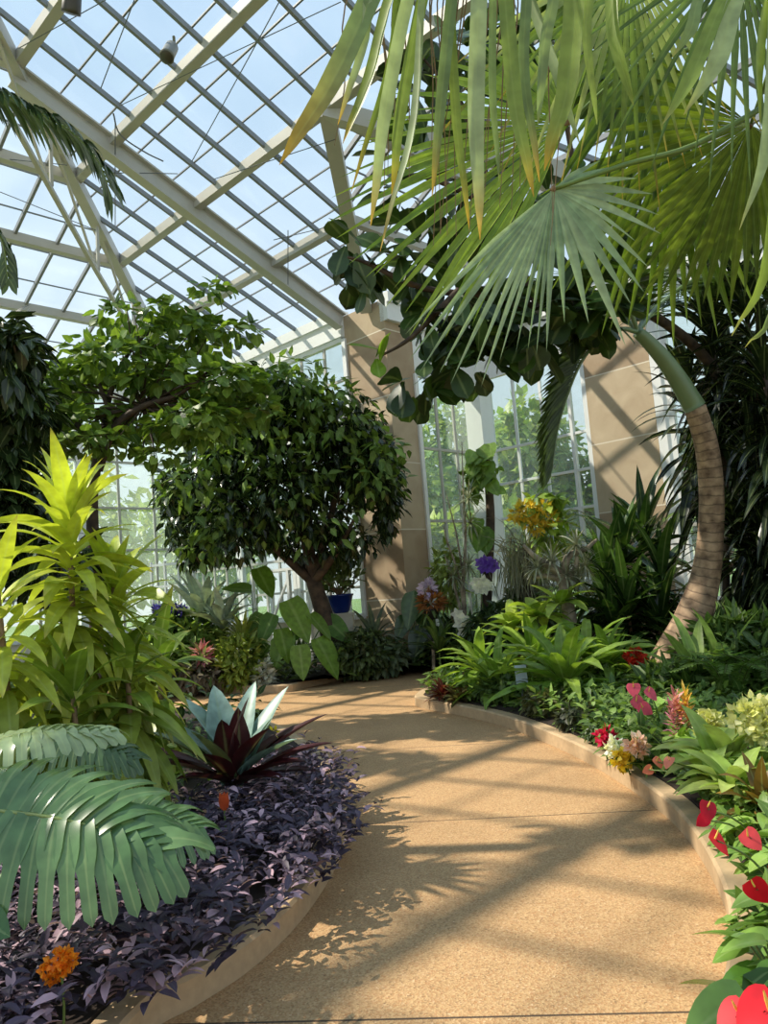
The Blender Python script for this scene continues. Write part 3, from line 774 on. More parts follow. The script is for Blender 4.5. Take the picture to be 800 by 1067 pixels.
# ------------------------------------------------------------------ far bed
# dark round-headed ficus
D = 13.3
root = under(352, 706, D); t = Thing('ficus_tree', 'dark round-headed tree with a leaning forked trunk in the far bed beside the stone pillar', 'tree', root)
fk = at(326, 604, D)
mb = MB(); tube(mb, spline([root - Z * .05, at(346, 670, D), at(336, 635, D), fk], 6), np.linspace(.2, .13, 19), 10); t.part('trunk', mb, 'bark')
lim = [(312, 575), (335, 572), (285, 540), (370, 540), (322, 520), (240, 520), (300, 470), (360, 470)]
for q in lim:
    mb = MB(); e = at(*q, D + rng.normal() * .6); tube(mb, spline([fk - Z * .05, (fk + e) / 2 + V(0, 0, -.1), e], 5), np.linspace(.09, .03, 11), 7); t.part('limb', mb, 'bark')
bl = []
for (x, y, rx, ry, n) in ((292, 470, 95, 62, 1500), (215, 500, 58, 58, 900), (372, 490, 52, 62, 900), (300, 415, 52, 30, 600), (250, 548, 60, 34, 700), (345, 552, 60, 30, 600), (185, 540, 26, 34, 240), (410, 515, 22, 50, 330), (340, 440, 60, 36, 600), (235, 450, 50, 34, 500), (205, 580, 24, 24, 190), (180, 500, 22, 30, 200), (262, 395, 30, 16, 160), (390, 455, 34, 34, 300), (290, 520, 80, 50, 700)):
    for _ in range(5):
        q = sph(1)[0]; bl.append((at(x + q[0] * rx * .55, y + q[2] * ry * .55, D + rng.normal() * .35 + q[1] * px(rx, D) * .5), V(px(rx, D) * .52, px(rx, D) * .55, px(ry, D) * .55) * (.8 + .4 * rng.random()), int(n / 4.2)))
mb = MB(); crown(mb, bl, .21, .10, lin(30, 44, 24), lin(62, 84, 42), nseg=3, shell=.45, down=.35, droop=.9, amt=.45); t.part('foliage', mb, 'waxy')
mb = MB(); crown(mb, [(at(x, y, D - 1.1), V(px(r, D), .3, px(r * .7, D)), n) for x, y, r, n in ((265, 440, 46, 90), (350, 440, 50, 110), (390, 500, 34, 60), (195, 500, 36, 70), (320, 530, 60, 80), (210, 570, 24, 40), (290, 450, 60, 90), (300, 398, 40, 150), (340, 410, 32, 100), (225, 540, 28, 70), (300, 500, 50, 70), (400, 470, 26, 50), (230, 470, 26, 50))], .22, .11, lin(84, 114, 48), lin(130, 156, 76), nseg=3, shell=.2, down=.5); t.part('lit_leaves', mb, 'leaf', label='lighter leaves coloured as sunlit patches')  # sunlit patches of the crown, put into a lighter leaf colour

# light airy tree on the left
D = 9.0
root = under(101, 760, D); t = Thing('canopy_tree', 'airy tree with light green flat-spreading leaves and a bent grey branch, behind the yellow dracaena', 'tree', root)
mb = MB(); tube(mb, spline([root - Z * .05, at(100, 640, D), at(96, 520, D), at(104, 470, D)], 6), np.linspace(.085, .06, 19), 9); t.part('trunk', mb, 'bark')
for pts, r in (([(102, 490), (120, 445), (150, 423), (188, 410), (225, 380)], .062), ([(104, 475), (70, 430), (30, 400)], .05), ([(104, 475), (118, 400), (150, 350), (210, 320)], .045), ([(120, 445), (100, 390), (90, 350)], .035)):
    mb = MB(); p = spline([at(x, y, D + .25 * i * (1 if r < .06 else -.3)) for i, (x, y) in enumerate(pts)], 5); tube(mb, p, np.linspace(r, .012, len(p)), 7); t.part('branch', mb, 'bark')
bl = []
for (x, y, rx, ry, n, dd) in ((40, 460, 50, 16, 150, .2), (110, 462, 50, 12, 110, -.2), (50, 400, 60, 22, 330, .4), (120, 375, 60, 24, 300, 0), (190, 350, 52, 22, 230, .3), (235, 400, 36, 26, 200, -.3), (205, 440, 46, 22, 230, -.5), (150, 440, 46, 18, 180, .5), (75, 440, 50, 16, 200, 0), (250, 345, 22, 14, 50, 0), (222, 302, 22, 12, 34, .5), (185, 325, 40, 12, 70, 0), (140, 330, 40, 14, 90, .2), (20, 440, 40, 24, 220, .4), (268, 425, 18, 26, 70, -.3), (165, 475, 20, 10, 34, -.4), (180, 395, 50, 22, 220, 0)):
    bl.append((at(x, y, D + dd), V(px(rx, D), px(rx, D), px(ry, D)) * 1.1, int(n * .95)))
for b_ in bl: b_[1][2] *= .72
mb = MB(); crown(mb, bl, .145, .13, lin(70, 100, 38), lin(130, 156, 64), prof=p_heart, nseg=3, shell=.3, down=.3, out=.9, droop=.4); t.part('foliage', mb, 'leaf')
mb = MB(); twigs(mb, at(150, 423, D), bl[:9] + bl[12:], .018, .004, 3, 4); t.part('twigs', mb, 'bark')

# dark tree at the left edge
D = 7.4
root = under(-70, 850, D); t = Thing('edge_tree', 'dark heavy-leaved tree cut off by the left edge of the view', 'tree', root)
t.part('trunk', stemtube([root - Z * .05, at(-60, 600, D), at(-40, 400, D)], .12, .07), 'bark')
mb = MB(); crown(mb, [(at(x, y, D + dd), V(px(rx, D), px(rx, D), px(ry, D)), n) for x, y, rx, ry, n, dd in ((8, 370, 36, 40, 170, 0), (20, 425, 40, 30, 190, .3), (0, 470, 40, 44, 420, .4), (-20, 540, 60, 60, 400, .5), (10, 345, 16, 18, 60, 0), (25, 520, 50, 44, 300, .6), (60, 590, 60, 40, 260, .9))], .26, .11, lin(34, 48, 26), lin(58, 76, 40), down=.7, shell=.35); t.part('foliage', mb, 'waxy')

# fishtail-like hanging fronds at the top left
D = 5.2
root = under(-190, 900, D); t = Thing('feather_palm', 'palm outside the left edge whose dark feathery frond droops into the upper left corner', 'palm', root)
t.part('trunk', stemtube([root - Z * .05, at(-185, 500, D), at(-170, 120, D)], .1, .08), 'brownstem')
for pts, n, l in (([(-170, 120), (-70, 70), (-10, 92), (30, 112), (72, 136), (100, 165), (112, 192)], 50, 62), ([(-170, 130), (-80, 190), (-20, 225), (2, 250), (8, 290)], 26, 34), ([(-170, 120), (-200, 30), (-260, 0)], 24, 60), ([(-170, 120), (-110, 20), (-60, -60)], 24, 60)):
    rc = spline([at(x, y, D + .05 * i) for i, (x, y) in enumerate(pts)], 5)
    mb = MB(); pinnate(mb, rc, n, px(l, D), px(10, D), lin(44, 66, 34), lin(70, 94, 52), droop=1.7, ang=70, t0=.25, ends=.6)
    f = t.part('frond', mb, 'thick'); r_ = MB(); tube(r_, rc, np.linspace(.016, .004, len(rc)), 5); t.part('rachis', r_, 'stem', parent=f)

# elephant ears, big soft leaves under the ficus
def big_leaves(name, label, cat, x, y, D, tips, W, col, col2, m='leaf', prof=p_heart, group=None, droop=.8):
    """a plant of large leaves, each a part on its own stalk: tips = (leaf base px, leaf tip px, depth shift)"""
    root = under(x, y, D); t = Thing(name, label, cat, root, group)
    for (bx, by, tx, ty, dd) in tips:
        b = at(bx, by, D + dd); e = at(tx, ty, D + dd - .12); L = np.linalg.norm(e - b)
        s, n_ = perp(e - b); nn = nrm(-fwd * .6 + Z * .7 + sph(1)[0] * .6)
        mb = MB(); blades(mb, b, e - b, nn, L * 1.05, W * L, prof, droop=.15, fold=.22, nseg=8, col=vary(1, col, .12, col2)); lf = t.part('leaf', mb, m)
        st = MB(); tube(st, spline([root, (root + b) / 2 + V(0, 0, .12), b], 5), np.linspace(.016, .008, 11), 5); t.part('petiole', st, 'stem', parent=lf)
    return t
EG, EG2 = lin(78, 118, 46), lin(128, 160, 62)
big_leaves('elephant_ear', 'elephant ear plant with large heart leaves at the foot of the ficus trunk', 'plant', 312, 700, 12.9,
    [(300, 625, 322, 668, 0), (322, 640, 345, 665, .1), (330, 665, 352, 706, -.1), (300, 660, 284, 700, 0), (285, 640, 270, 672, .2), (312, 672, 316, 708, -.2), (340, 645, 366, 668, .3), (292, 655, 300, 690, -.1), (350, 680, 374, 702, .1), (280, 672, 262, 694, .1), (318, 650, 300, 668, .15)], .62, EG, EG2)
big_leaves('elephant_ear', 'tall elephant ear raising two broad green leaves under the left of the ficus crown', 'plant', 268, 690, 13.6,
    [(268, 592, 284, 622, 0), (262, 615, 232, 612, 0), (275, 640, 262, 672, 0)], .72, lin(96, 130, 46), lin(120, 150, 60))
# blue pot on a pedestal
D = 14.2
b = under(357, 660, D); t = Thing('pedestal', 'cream square pedestal under the blue pot', 'pedestal', b)
pt = at(357, 641, D); hh = pt[2] - b[2]
mb = MB(); hw = px(12, D); boxo(mb, b - V(hw, hw, 0), (2 * hw, 0, 0), (0, 2 * hw, 0), (0, 0, hh)); t.part('block', mb, 'cream', smooth=False)
mb = MB(); boxo(mb, b - V(hw + .03, hw + .03, -hh), (2 * hw + .06, 0, 0), (0, 2 * hw + .06, 0), (0, 0, .04)); t.part('cap', mb, 'cream', smooth=False)
top = V(b[0], b[1], b[2] + hh + .042)
t = Thing('glazed_pot', 'cobalt blue glazed pot on the cream pedestal by the pillar', 'pot', top)
mb = MB(); lathe(mb, top, [(0, 0), (.13, 0), (.16, .04), (.21, .2), (.235, .3), (.25, .31), (.25, .34), (.22, .34), (.215, .28), (0, .28)], 24); t.part('pot', mb, 'blue')
c = top + Z * .29
t = Thing('jade_plant', 'jade plant with upright fleshy leaves growing in the cobalt pot', 'plant', c)
mb = MB()
for k in range(16):
    d = nrm(V(rng.normal() * .6, rng.normal() * .6, 1)); e = c + d * (.25 + .35 * rng.random())
    tube(mb, [c, (c + e) / 2 + V(0, 0, .02), e], [.018, .014, .008], 6)
t.part('stem', mb, 'brownstem')
mb = MB(); crown(mb, [(c + V(0, 0, .38), V(.42, .42, .3), 260), (c + V(0, 0, .6), V(.3, .3, .2), 90)], .15, .09, lin(70, 92, 44), lin(112, 130, 62), prof=p_round, down=-.6, shell=.3, droop=0); t.part('foliage', mb, 'thick')

# grey agave rosettes and shrubs at the back
GR, GR2 = lin(120, 138, 122), lin(166, 178, 160)
rosette_plant('agave', 'grey-blue agave in front of the stone pillar base', 'plant', 390, 668, 13.6, 34, 42, 6, el=(5, 80), col=lin(86, 102, 92), col2=lin(128, 140, 126), droop=.8)
rosette_plant('agave', 'tall silver-grey strap-leaved plant below the left end of the ficus crown', 'plant', 212, 650, 13.8, 22, 60, 12, el=(35, 85), col=GR, col2=GR2, droop=.5, m='thick')
rosette_plant('agave', 'second silver-grey strap-leaved plant, right of the taller one and below the ficus', 'plant', 232, 655, 13.4, 18, 48, 10, el=(30, 80), col=GR, col2=GR2, droop=.5, m='thick')
bush('shrub', 'lime-green feathery shrub beside the far kerb', 'shrub', 250, 690, 12.9, 24, 26, 900, 11, 4, lin(124, 146, 56), lin(164, 178, 84), down=-.3)
rosette_plant('ornamental_grass', 'yellow-green arching grass clump behind the lime shrub', 'plant', 254, 676, 13.4, 70, 46, 3, el=(40, 88), col=lin(160, 170, 74), col2=lin(186, 190, 110), droop=.9, stem=False)
bush('shrub', 'small-leaved olive shrub at the front of the far bed under the blue pot', 'shrub', 375, 680, 13.2, 34, 24, 1000, 9, 5, lin(58, 76, 44), lin(98, 112, 62))
bush('shrub', 'variegated grey-green shrub by the kerb next to the olive shrub', 'shrub', 398, 684, 13.3, 24, 14, 420, 12, 6, lin(84, 104, 76), lin(150, 164, 134))
bush('dusty_miller', 'silver dusty plant standing white against the far kerb', 'plant', 276, 706, 12.75, 9, 17, 300, 8, 4, lin(186, 190, 184), lin(220, 222, 216), down=-.3)
bush('shrub', 'mid-green leafy shrub left of the lime shrub in the far bed', 'shrub', 190, 665, 13.6, 46, 22, 900, 15, 6, lin(84, 116, 50), lin(140, 166, 76))
bush('shrub', 'bright leafy shrub rising behind the second dracaena', 'shrub', 165, 690, 13.0, 40, 26, 800, 15, 6, lin(80, 112, 48), lin(146, 170, 76))
bush('shrub', 'dull purple-grey low plant at the kerb behind the bromeliad', 'shrub', 205, 704, 12.9, 30, 13, 600, 12, 4, lin(78, 70, 66), lin(150, 140, 124))
t, c = rosette_plant('bromeliad', 'pink-flowered small bromeliad near the far kerb', 'plant', 211, 690, 12.8, 26, 26, 4, el=(15, 70), col=lin(96, 104, 70), col2=lin(140, 140, 110), droop=.5)
mb = MB(); ball_flowers(mb, c + Z * .12, .13, 60, .16, .06, lin(226, 130, 150), lin(240, 170, 180)); t.part('flower', mb, 'petal', label='pink flower head')
for x, y, lab in ((176, 638, 'blue-purple flower clump below the white trellis'), (168, 688, 'blue flower clump low behind the second dracaena')):
    t, c = bush('blue_flower_clump', lab, 'flower', x, y + 10, 13.5, 16, 12, 160, 13, 5, lin(60, 84, 50), lin(90, 116, 64))
    mb = MB()
    for _ in range(9): ball_flowers(mb, c + V(rng.normal() * .13, rng.normal() * .1 - .1, .15 + .08 * rng.random()), .07, 26, .08, .05, lin(56, 52, 150), lin(96, 84, 190))
    t.part('flowers', mb, 'petal', label='blue-purple flowers')
# white trellis by the far wall, and pale bench-like staging
D = 16.0
p0, p1 = at(160, 624, D), at(200, 624, D - .5); t = Thing('trellis', 'white timber trellis standing by the far wall left of the ficus', 'trellis', V(p0[0], p0[1], SOIL))
mb = MB(); dx = nrm((p1 - p0) * V(1, 1, 0)); base = V(p0[0], p0[1], SOIL)
for i in range(4): beam(mb, base + dx * .38 * i, base + dx * .38 * i + Z * 2.3, .05, .04, up=dx)
t.part('upright', mb, 'white', smooth=False)
mb = MB()
for j in range(5): beam(mb, base + Z * (.45 + .45 * j), base + dx * 1.16 + Z * (.45 + .45 * j), .04, .05)
t.part('rail', mb, 'white', smooth=False)
D = 15.2
p0, p1 = at(262, 596, D + 1.0), at(345, 594, D - .6); base = V(p0[0], p0[1], SOIL); dx = nrm((p1 - p0) * V(1, 1, 0)); L = np.linalg.norm((p1 - p0)[:2]); h = p0[2] - SOIL
t = Thing('staging_bench', 'white slatted plant bench showing under the ficus crown', 'bench', base)
mb = MB(); dy = V(-dx[1], dx[0], 0)
for k in range(6): beam(mb, base + Z * h + dy * .1 * k, base + dx * L + Z * h + dy * .1 * k, .07, .05)
t.part('top', mb, 'white', smooth=False)
for i in range(3):
    for s in (0, .5):
        mb = MB(); q = base + dx * (.05 + (L - .1) * i / 2) + dy * s; beam(mb, q, q + Z * (h - .05), .07, .07, up=dx); t.part('leg', mb, 'white', smooth=False)
mb = MB(); q = base + dx * .05 + Z * .2
for i in range(2): beam(mb, base + dx * (.05 + (L - .1) * i / 2) + Z * .15, base + dx * (.05 + (L - .1) * (i + 1) / 2) + Z * (h - .1), .05, .04)
t.part('brace', mb, 'white', smooth=False)

# bay planting: dark-leaved philodendron, orchids, the climbing post
big_leaves('philodendron', 'dark broad-leaved plant standing against the right face of the stone pillar', 'plant', 432, 690, 13.6,
    [(432, 615, 424, 655, 0), (440, 650, 430, 690, 0), (436, 625, 448, 662, .1), (424, 640, 412, 668, .1)], .55, lin(44, 70, 40), lin(70, 98, 56), m='waxy', prof=p_ovate)
D = 13.3
root = under(452, 690, D); t = Thing('potted_orchid', 'orchid with lavender and rust-brown blooms in a dark pot on a thin stand', 'plant', root)
c = at(449, 633, D)
mb = MB(); tube(mb, [root, (root + c) / 2, c - Z * .14], .03, 8); t.part('stand', mb, 'dkmetal')
mb = MB(); lathe(mb, c - Z * .2, [(0, 0), (.1, 0), (.16, .16), (.17, .18), (.15, .18), (0, .15)], 16); t.part('pot', mb, 'terra')
mb = MB(); ball_flowers(mb, c + Z * .1, .2, 160, .15, .05, lin(132, 80, 44), lin(190, 130, 70), squash=.7); t.part('bulbs', mb, 'petal', label='rust-brown bulbs and sheaths')
mb = MB(); ball_flowers(mb, at(446, 614, D), .13, 60, .12, .08, lin(186, 166, 214), lin(226, 210, 236)); t.part('flower', mb, 'petal', label='lavender blooms')
mb = MB(); rosette(mb, c - Z * .05, 14, .45, .06, el=(-30, 30), droop=1.2, col=lin(70, 90, 50), col2=lin(120, 140, 80)); t.part('foliage', mb, 'leaf')
rosette_plant('strap_leaf_plant', 'upright dark strap-leaved plant below the potted orchid', 'plant', 458, 680, 13.0, 26, 44, 6, el=(30, 85), col=lin(60, 84, 44), col2=lin(110, 132, 66), droop=.8)
# label stake by the far kerb
p = under(451, 691, 13.15); q = at(451, 668, 13.15)
t = Thing('label_stake', 'thin grey label stake standing at the far kerb below the potted orchid', 'label stake', p)
mb = MB(); beam(mb, p - Z * .03, q, .05, .03, up=(0, 1, 0)); t.part('post', mb, 'greybark', smooth=False)
mb = MB(); boxo(mb, q - V(.09, .01, 0), (.18, 0, 0), (0, -.015, .03), (0, .05, .08)); t.part('plate', mb, 'dkmetal', smooth=False)

D = 14.0
root = under(503, 680, D); t = Thing('climbing_post', 'tree-fern post wrapped in climbing pothos before the white bay corner post', 'plant', root)
mb = MB(); tube(mb, spline([root - Z * .05, at(508, 600, D), at(511, 540, D), at(507, 478, D)], 5), np.linspace(.11, .07, 16), 9); t.part('post', mb, 'bark')
for (bx, by, tx, ty) in ((508, 470, 494, 482), (500, 466, 514, 478), (496, 480, 488, 498), (508, 500, 520, 515), (500, 495, 490, 506), (506, 480, 500, 508), (502, 548, 496, 574), (504, 552, 507, 577), (498, 540, 494, 556), (515, 510, 528, 512), (494, 470, 486, 482), (510, 462, 512, 476)):
    b = at(bx, by, D - .15); e = at(tx, ty, D - .3); L = np.linalg.norm(e - b)
    mb = MB(); blades(mb, b, e - b, nrm(-fwd + Z * .6 + sph(1)[0] * .3), L * 1.05, L * .8, p_heart, droop=.3, nseg=7, col=vary(1, lin(92, 126, 48), .15, lin(140, 168, 76))); t.part('leaf', mb, 'leaf')
mb = MB(); crown(mb, [(at(492, 500, D - .1), V(.16, .16, .35), 60), (at(505, 490, D - .1), V(.25, .2, .3), 40)], .16, .12, lin(96, 128, 50), lin(136, 164, 74), prof=p_heart); t.part('foliage', mb, 'leaf')
# thin bare twigs with air plants in front of the bay window
D = 13.6
root = under(484, 680, D); t = Thing('driftwood_branch', 'bare thin forked branch with grey air plants, left of the climbing post', 'branch', root)
mb = MB()
for pts in ([(484, 680), (484, 620), (476, 560), (464, 512)], [(484, 640), (478, 600), (466, 565), (462, 548)], [(482, 610), (485, 560), (483, 520), (481, 460)], [(484, 650), (470, 600), (463, 578)]):
    p = spline([at(x, y, D) for x, y in pts], 5); p[0] = p[0] if pts[0][1] < 680 else root - Z * .03; tube(mb, p, np.linspace(.035, .008, len(p)), 6)
t.part('twigs', mb, 'greybark')
for x, y, r in ((488, 520, 16), (490, 545, 14), (473, 600, 12), (488, 590, 14)):
    mb = MB(); rosette(mb, at(x, y, D - .1), 34, px(r * 1.5, D), .03, el=(-50, 80), col=lin(120, 130, 100), col2=lin(170, 174, 144), droop=.4); t.part('air_plant', mb, 'thick')
bush('shrub', 'yellow-green ferny plant under the bare forked branch', 'plant', 466, 600, 13.8, 14, 34, 260, 12, 5, lin(118, 140, 60), lin(160, 172, 90))
# orchids
def orchid(label, x, y, D, blooms, pcol, pcol2, size, by=690):
    root = under(x, by, D); t = Thing('orchid', label, 'orchid', root)
    c0 = V(root[0], root[1], SOIL + .25)
    mb = MB(); rosette(mb, c0, 18, .5, .07, el=(5, 70), droop=.9, col=lin(64, 92, 44), col2=lin(100, 128, 62)); t.part('foliage', mb, 'leaf')
    st = MB(); tube(st, spline([root - Z * .02, c0, at(*blooms[0], D), at(*blooms[-1], D)], 5), .012, 5); t.part('stem', st, 'stem')
    for bx, by_ in blooms:
        c = at(bx, by_, D - .08); a0 = rng.random() * 6
        mb = MB(); s, n_ = perp(-fwd)
        for k in range(5):
            a = a0 + k * 2 * PI / 5; d = s * math.cos(a) + n_ * math.sin(a)
            blades(mb, c, d - fwd * .25, -fwd, size, size * .7, p_ovate, nseg=4, fold=.1, curl=.3, col=vary(1, pcol, .1, pcol2))
        blades(mb, c, -fwd, s, size * .4, size * .35, p_ovate, nseg=3, col=vary(1, pcol2, .1)); t.part('bloom', mb, 'petal')
    return t
orchid('purple orchid glowing on the right side of the climbing post', 507, 600, 13.4, [(500, 586), (506, 584), (512, 586), (503, 592), (510, 592), (515, 590), (507, 589)], lin(96, 56, 176), lin(130, 96, 210), .11)
orchid('white orchid flower below the purple orchid', 501, 620, 13.3, [(496, 608), (503, 606), (508, 610), (499, 613), (505, 613)], lin(236, 236, 226), lin(250, 250, 244), .13)
orchid('trailing spray of small white star orchids above the path', 478, 650, 12.9, [(476, 640), (482, 645), (478, 650), (486, 652), (482, 658), (490, 664), (487, 668)], lin(226, 228, 222), lin(248, 248, 244), .12)
# driftwood snag with epiphytes and yellow orchids
D = 10.7
root = under(596, 672, D); t = Thing('driftwood_snag', 'grey forked driftwood snag hung with air plants in front of the bay window', 'driftwood', root)
for pts, r in (([(596, 672), (592, 640), (588, 610), (580, 595), (560, 582), (545, 568)], .13), ([(590, 625), (588, 600), (592, 580), (610, 572), (622, 562)], .08), ([(585, 605), (570, 600), (556, 602)], .05), ([(588, 610), (600, 590), (601, 572)], .05)):
    mb = MB(); p = spline([at(x, y, D) for x, y in pts], 5)
    if r > .15: p[0] = root - Z * .04
    tube(mb, p, np.linspace(r, .02, len(p)), 8); t.part('limb', mb, 'greybark')
for x, y, r in ((575, 585, 16), (600, 568, 15), (610, 590, 14), (560, 592, 14), (590, 600, 14), (602, 605, 16)):
    mb = MB(); rosette(mb, at(x, y, D - .05), 40, px(r * 1.5, D), .028, el=(-50, 80), col=lin(116, 122, 96), col2=lin(176, 176, 150), droop=.4); t.part('air_plant', mb, 'thick')
D = 13.1
root = under(552, 676, D); t = Thing('moss_clump', 'hanging mass of grey-green moss and twigs under the yellow orchids', 'plant', root)
mb = MB()
for _ in range(420):
    b = at(548 + rng.normal() * 12, 582 + rng.normal() * 9, D + rng.normal() * .15); d = V(rng.normal() * .35, rng.normal() * .35, -1 if rng.random() < .75 else .5)
    blades(mb, b, d, -fwd + sph(1)[0] * .5, .25 + .6 * rng.random(), .018, p_strap, nseg=4, droop=.8, col=vary(1, lin(84, 88, 62), .3, lin(146, 146, 112)))
t.part('foliage', mb, 'thick')
t.part('post', stemtube([root - Z * .04, at(550, 620, D), at(548, 570, D)], .1, .06), 'bark')
D = 12.9
root = under(566, 674, D); t = Thing('orchid', 'yellow spray orchid in front of the wide bay window', 'orchid', root)
mb = MB()
for x, y in ((558, 548), (540, 540), (570, 534), (585, 560)): tube(mb, spline([root - Z * .02, at(562, 610, D), at(x, y, D)], 5), np.linspace(.02, .006, 11), 5)
t.part('stem', mb, 'stem')
for x, y, s in ((545, 533, 9), (538, 536, 7), (556, 545, 10), (564, 538, 9), (560, 549, 8), (572, 540, 8), (566, 530, 7), (550, 541, 8), (552, 530, 6)):
    mb = MB(); ball_flowers(mb, at(x, y, D - .1), px(s, D), 46, .12, .05, lin(222, 186, 44), lin(240, 214, 96)); t.part('flower', mb, 'petal')
mb = MB(); crown(mb, [(at(565, 528, D), V(.35, .3, .3), 40), (at(575, 550, D), V(.35, .3, .4), 70), (at(572, 518, D), V(.16, .16, .14), 12)], .28, .15, lin(104, 138, 46), lin(160, 180, 76)); t.part('foliage', mb, 'leaf')
D = 10.4
for x, y, n, lab in ((560, 640, 16, 'lime broad-leaved plant glowing in the sun below the driftwood snag'), (584, 626, 12, 'second lime broad-leaved plant, taller, against the foot of the driftwood'), (535, 650, 14, 'small lime plant at the edge of the path bend, left of the driftwood')):
    rosette_plant('lime_leaf_plant', lab, 'plant', x, y + 4, D, n, 38, 15, prof=p_ovate, el=(5, 65), col=lin(130, 160, 50), col2=lin(190, 206, 90), droop=.7)
bush('shrub', 'dark fern-like shrub between the white orchids and the lime plants', 'shrub', 512, 655, 12.8, 26, 22, 700, 13, 5, lin(40, 60, 36), lin(74, 98, 54))
bush('shrub', 'deep green shrub filling the bay beneath the climbing post', 'shrub', 470, 668, 13.8, 30, 18, 500, 14, 7, lin(36, 56, 32), lin(66, 92, 48))
bush('shrub', 'dark shrub under the moss clump', 'shrub', 548, 640, 13.4, 34, 26, 700, 13, 6, lin(40, 60, 34), lin(80, 104, 56))
# dark dracaenas before the second pillar
DG, DG2 = lin(32, 54, 24), lin(76, 106, 46)
for i, (x, y, D, lab) in enumerate(((650, 572, 11.6, 'dark green dracaena with the tallest leafy head before the second stone pillar'), (672, 556, 12.0, 'dark dracaena head touching the right edge of the second stone pillar'), (632, 604, 11.2, 'dark dracaena head nearest the driftwood snag'), (690, 600, 11.0, 'dark dracaena head just left of the curved palm trunk'), (652, 630, 10.6, 'lower dark dracaena between the strap bromeliads and the palm trunk'), (640, 650, 10.6, 'lower dark dracaena behind the large strap bromeliads'), (690, 648, 10.4, 'low dark dracaena tucked against the palm trunk base'))):
    root = under(x, 690, D); t = Thing('dracaena', lab, 'plant', root, 'dark dracaenas by the second pillar'); c = at(x, y, D)
    p = spline([root - Z * .04, (root + c) / 2 + V(rng.normal() * .06, 0, 0), c], 5)
    mb = MB(); tube(mb, p, .022, 6); t.part('cane', mb, 'brownstem')
    mb = MB(); cane(mb, p, 46, px(70, D), px(12, D), col=DG, col2=DG2, t0=.55, el=(-5, 80), droop=1.0, prof=p_lance); t.part('foliage', mb, 'waxy')
# ------------------------------------------------------------------ the bottle palm and the dark trees at the right
TP = [(700, 712, 9.6), (707, 688, 9.6), (720, 650, 9.55), (734, 605, 9.5), (740, 560, 9.4), (741, 510, 9.3), (736, 465, 9.2), (724, 425, 9.1)]
pts = [at(*q) for q in TP]; root = under(702, 700, 9.6); pts[0] = root - Z * .1
t = Thing('bottle_palm', 'palm with a ringed curved trunk leaning up and left over the flower bed', 'palm', root)
mb = MB(); c = spline(pts, 8); tube(mb, c, np.interp(np.linspace(0, 7, len(c)), range(8), np.array([.42, .32, .225, .175, .15, .145, .135, .125])), 20)
mb.u[-1][:, 1] *= 9.0; t.part('trunk', mb, 'palmbark')
sh = [at(724, 425, 9.1), at(708, 398, 9.05), at(692, 375, 9.0), at(676, 357, 8.95), at(664, 346, 8.9)]
mb = MB(); c = spline(sh, 6); tube(mb, c, np.linspace(.128, .07, len(c)), 16); t.part('crownshaft', mb, 'shaft')
top = sh[-1]
for pp, n, l in (([(646, 343, 8.6), (622, 356, 8.3), (604, 380, 8.2), (591, 412, 8.2), (581, 448, 8.2), (575, 490, 8.2)], 66, 34), ([(640, 320, 9.1), (600, 295, 9.3), (550, 300, 9.5), (510, 340, 9.7)], 60, 50), ([(690, 315, 9.2), (730, 290, 9.4), (780, 300, 9.6), (820, 350, 9.8)], 60, 50), ([(655, 315, 8.7), (650, 270, 8.4), (640, 250, 8.0), (620, 260, 7.6)], 60, 50), ([(680, 310, 9.6), (700, 250, 10.2), (720, 230, 10.8)], 60, 50)):
    rc = spline([top] + [at(*q) for q in pp], 6); mb = MB()
    if l == 34:
        for up_ in (-fwd, -fwd + rgt * .5 + Z * .2, -fwd - rgt * .3): pinnate(mb, rc, n, px(44, 8.7), px(4.6, 8.7), lin(52, 70, 32), lin(84, 104, 46), ang=52, droop=.45, t0=.18, upn=nrm(up_), lift=.1, side=(1,))
    else: pinnate(mb, rc, n, px(l, 9), px(5, 9), lin(46, 66, 30), lin(76, 100, 42), ang=60, droop=.9, t0=.1)
    f = t.part('frond', mb, 'palm'); r_ = MB(); tube(r_, rc, np.linspace(.03, .006, len(rc)), 6); t.part('rachis', r_, 'shaft', parent=f)

K1, K2 = lin(22, 32, 18), lin(48, 62, 34)  # backlit shade is put into these very dark leaf greens
for i, (x, y, D, n, lab) in enumerate(((738, 322, 10.2, 60, 'dark long-leaved tree head hanging highest behind the palm trunk top'), (775, 300, 9.6, 60, 'dark long-leaved tree with its head at the right edge under the fan fronds'), (760, 385, 10.6, 70, 'dark drooping tree head level with the green shaft of the palm'), (795, 380, 9.0, 60, 'dark drooping head cut by the right edge, above the others there'), (718, 395, 11.0, 46, 'dark tree head peeping left of the palm shaft'), (785, 470, 9.6, 70, 'dark hanging foliage right of the middle of the palm trunk'), (765, 545, 10.0, 70, 'dark hanging foliage right of the lower palm trunk'), (800, 570, 9.4, 60, 'dark leafy head low at the right edge over the flower bed'))):
    root = under(x + 12, 660, D); t = Thing('dark_dracaena_tree', lab, 'tree', root, 'dark long-leaved trees at the right edge'); c = at(x, y, D)
    p = spline([root - Z * .05, root * .5 + c * .5 + V(.12, 0, 0), c], 6); mb = MB(); tube(mb, p, np.linspace(.05, .03, len(p)), 7); t.part('trunk', mb, 'bark')
    mb = MB(); cane(mb, p, n * 2, px(66, D), px(10, D), col=K1, col2=K2, t0=1 - min(.6, 1.9 / np.linalg.norm(c - root)), el=(-25, 75), droop=1.7, prof=p_lance); t.part('foliage', mb, 'waxy')

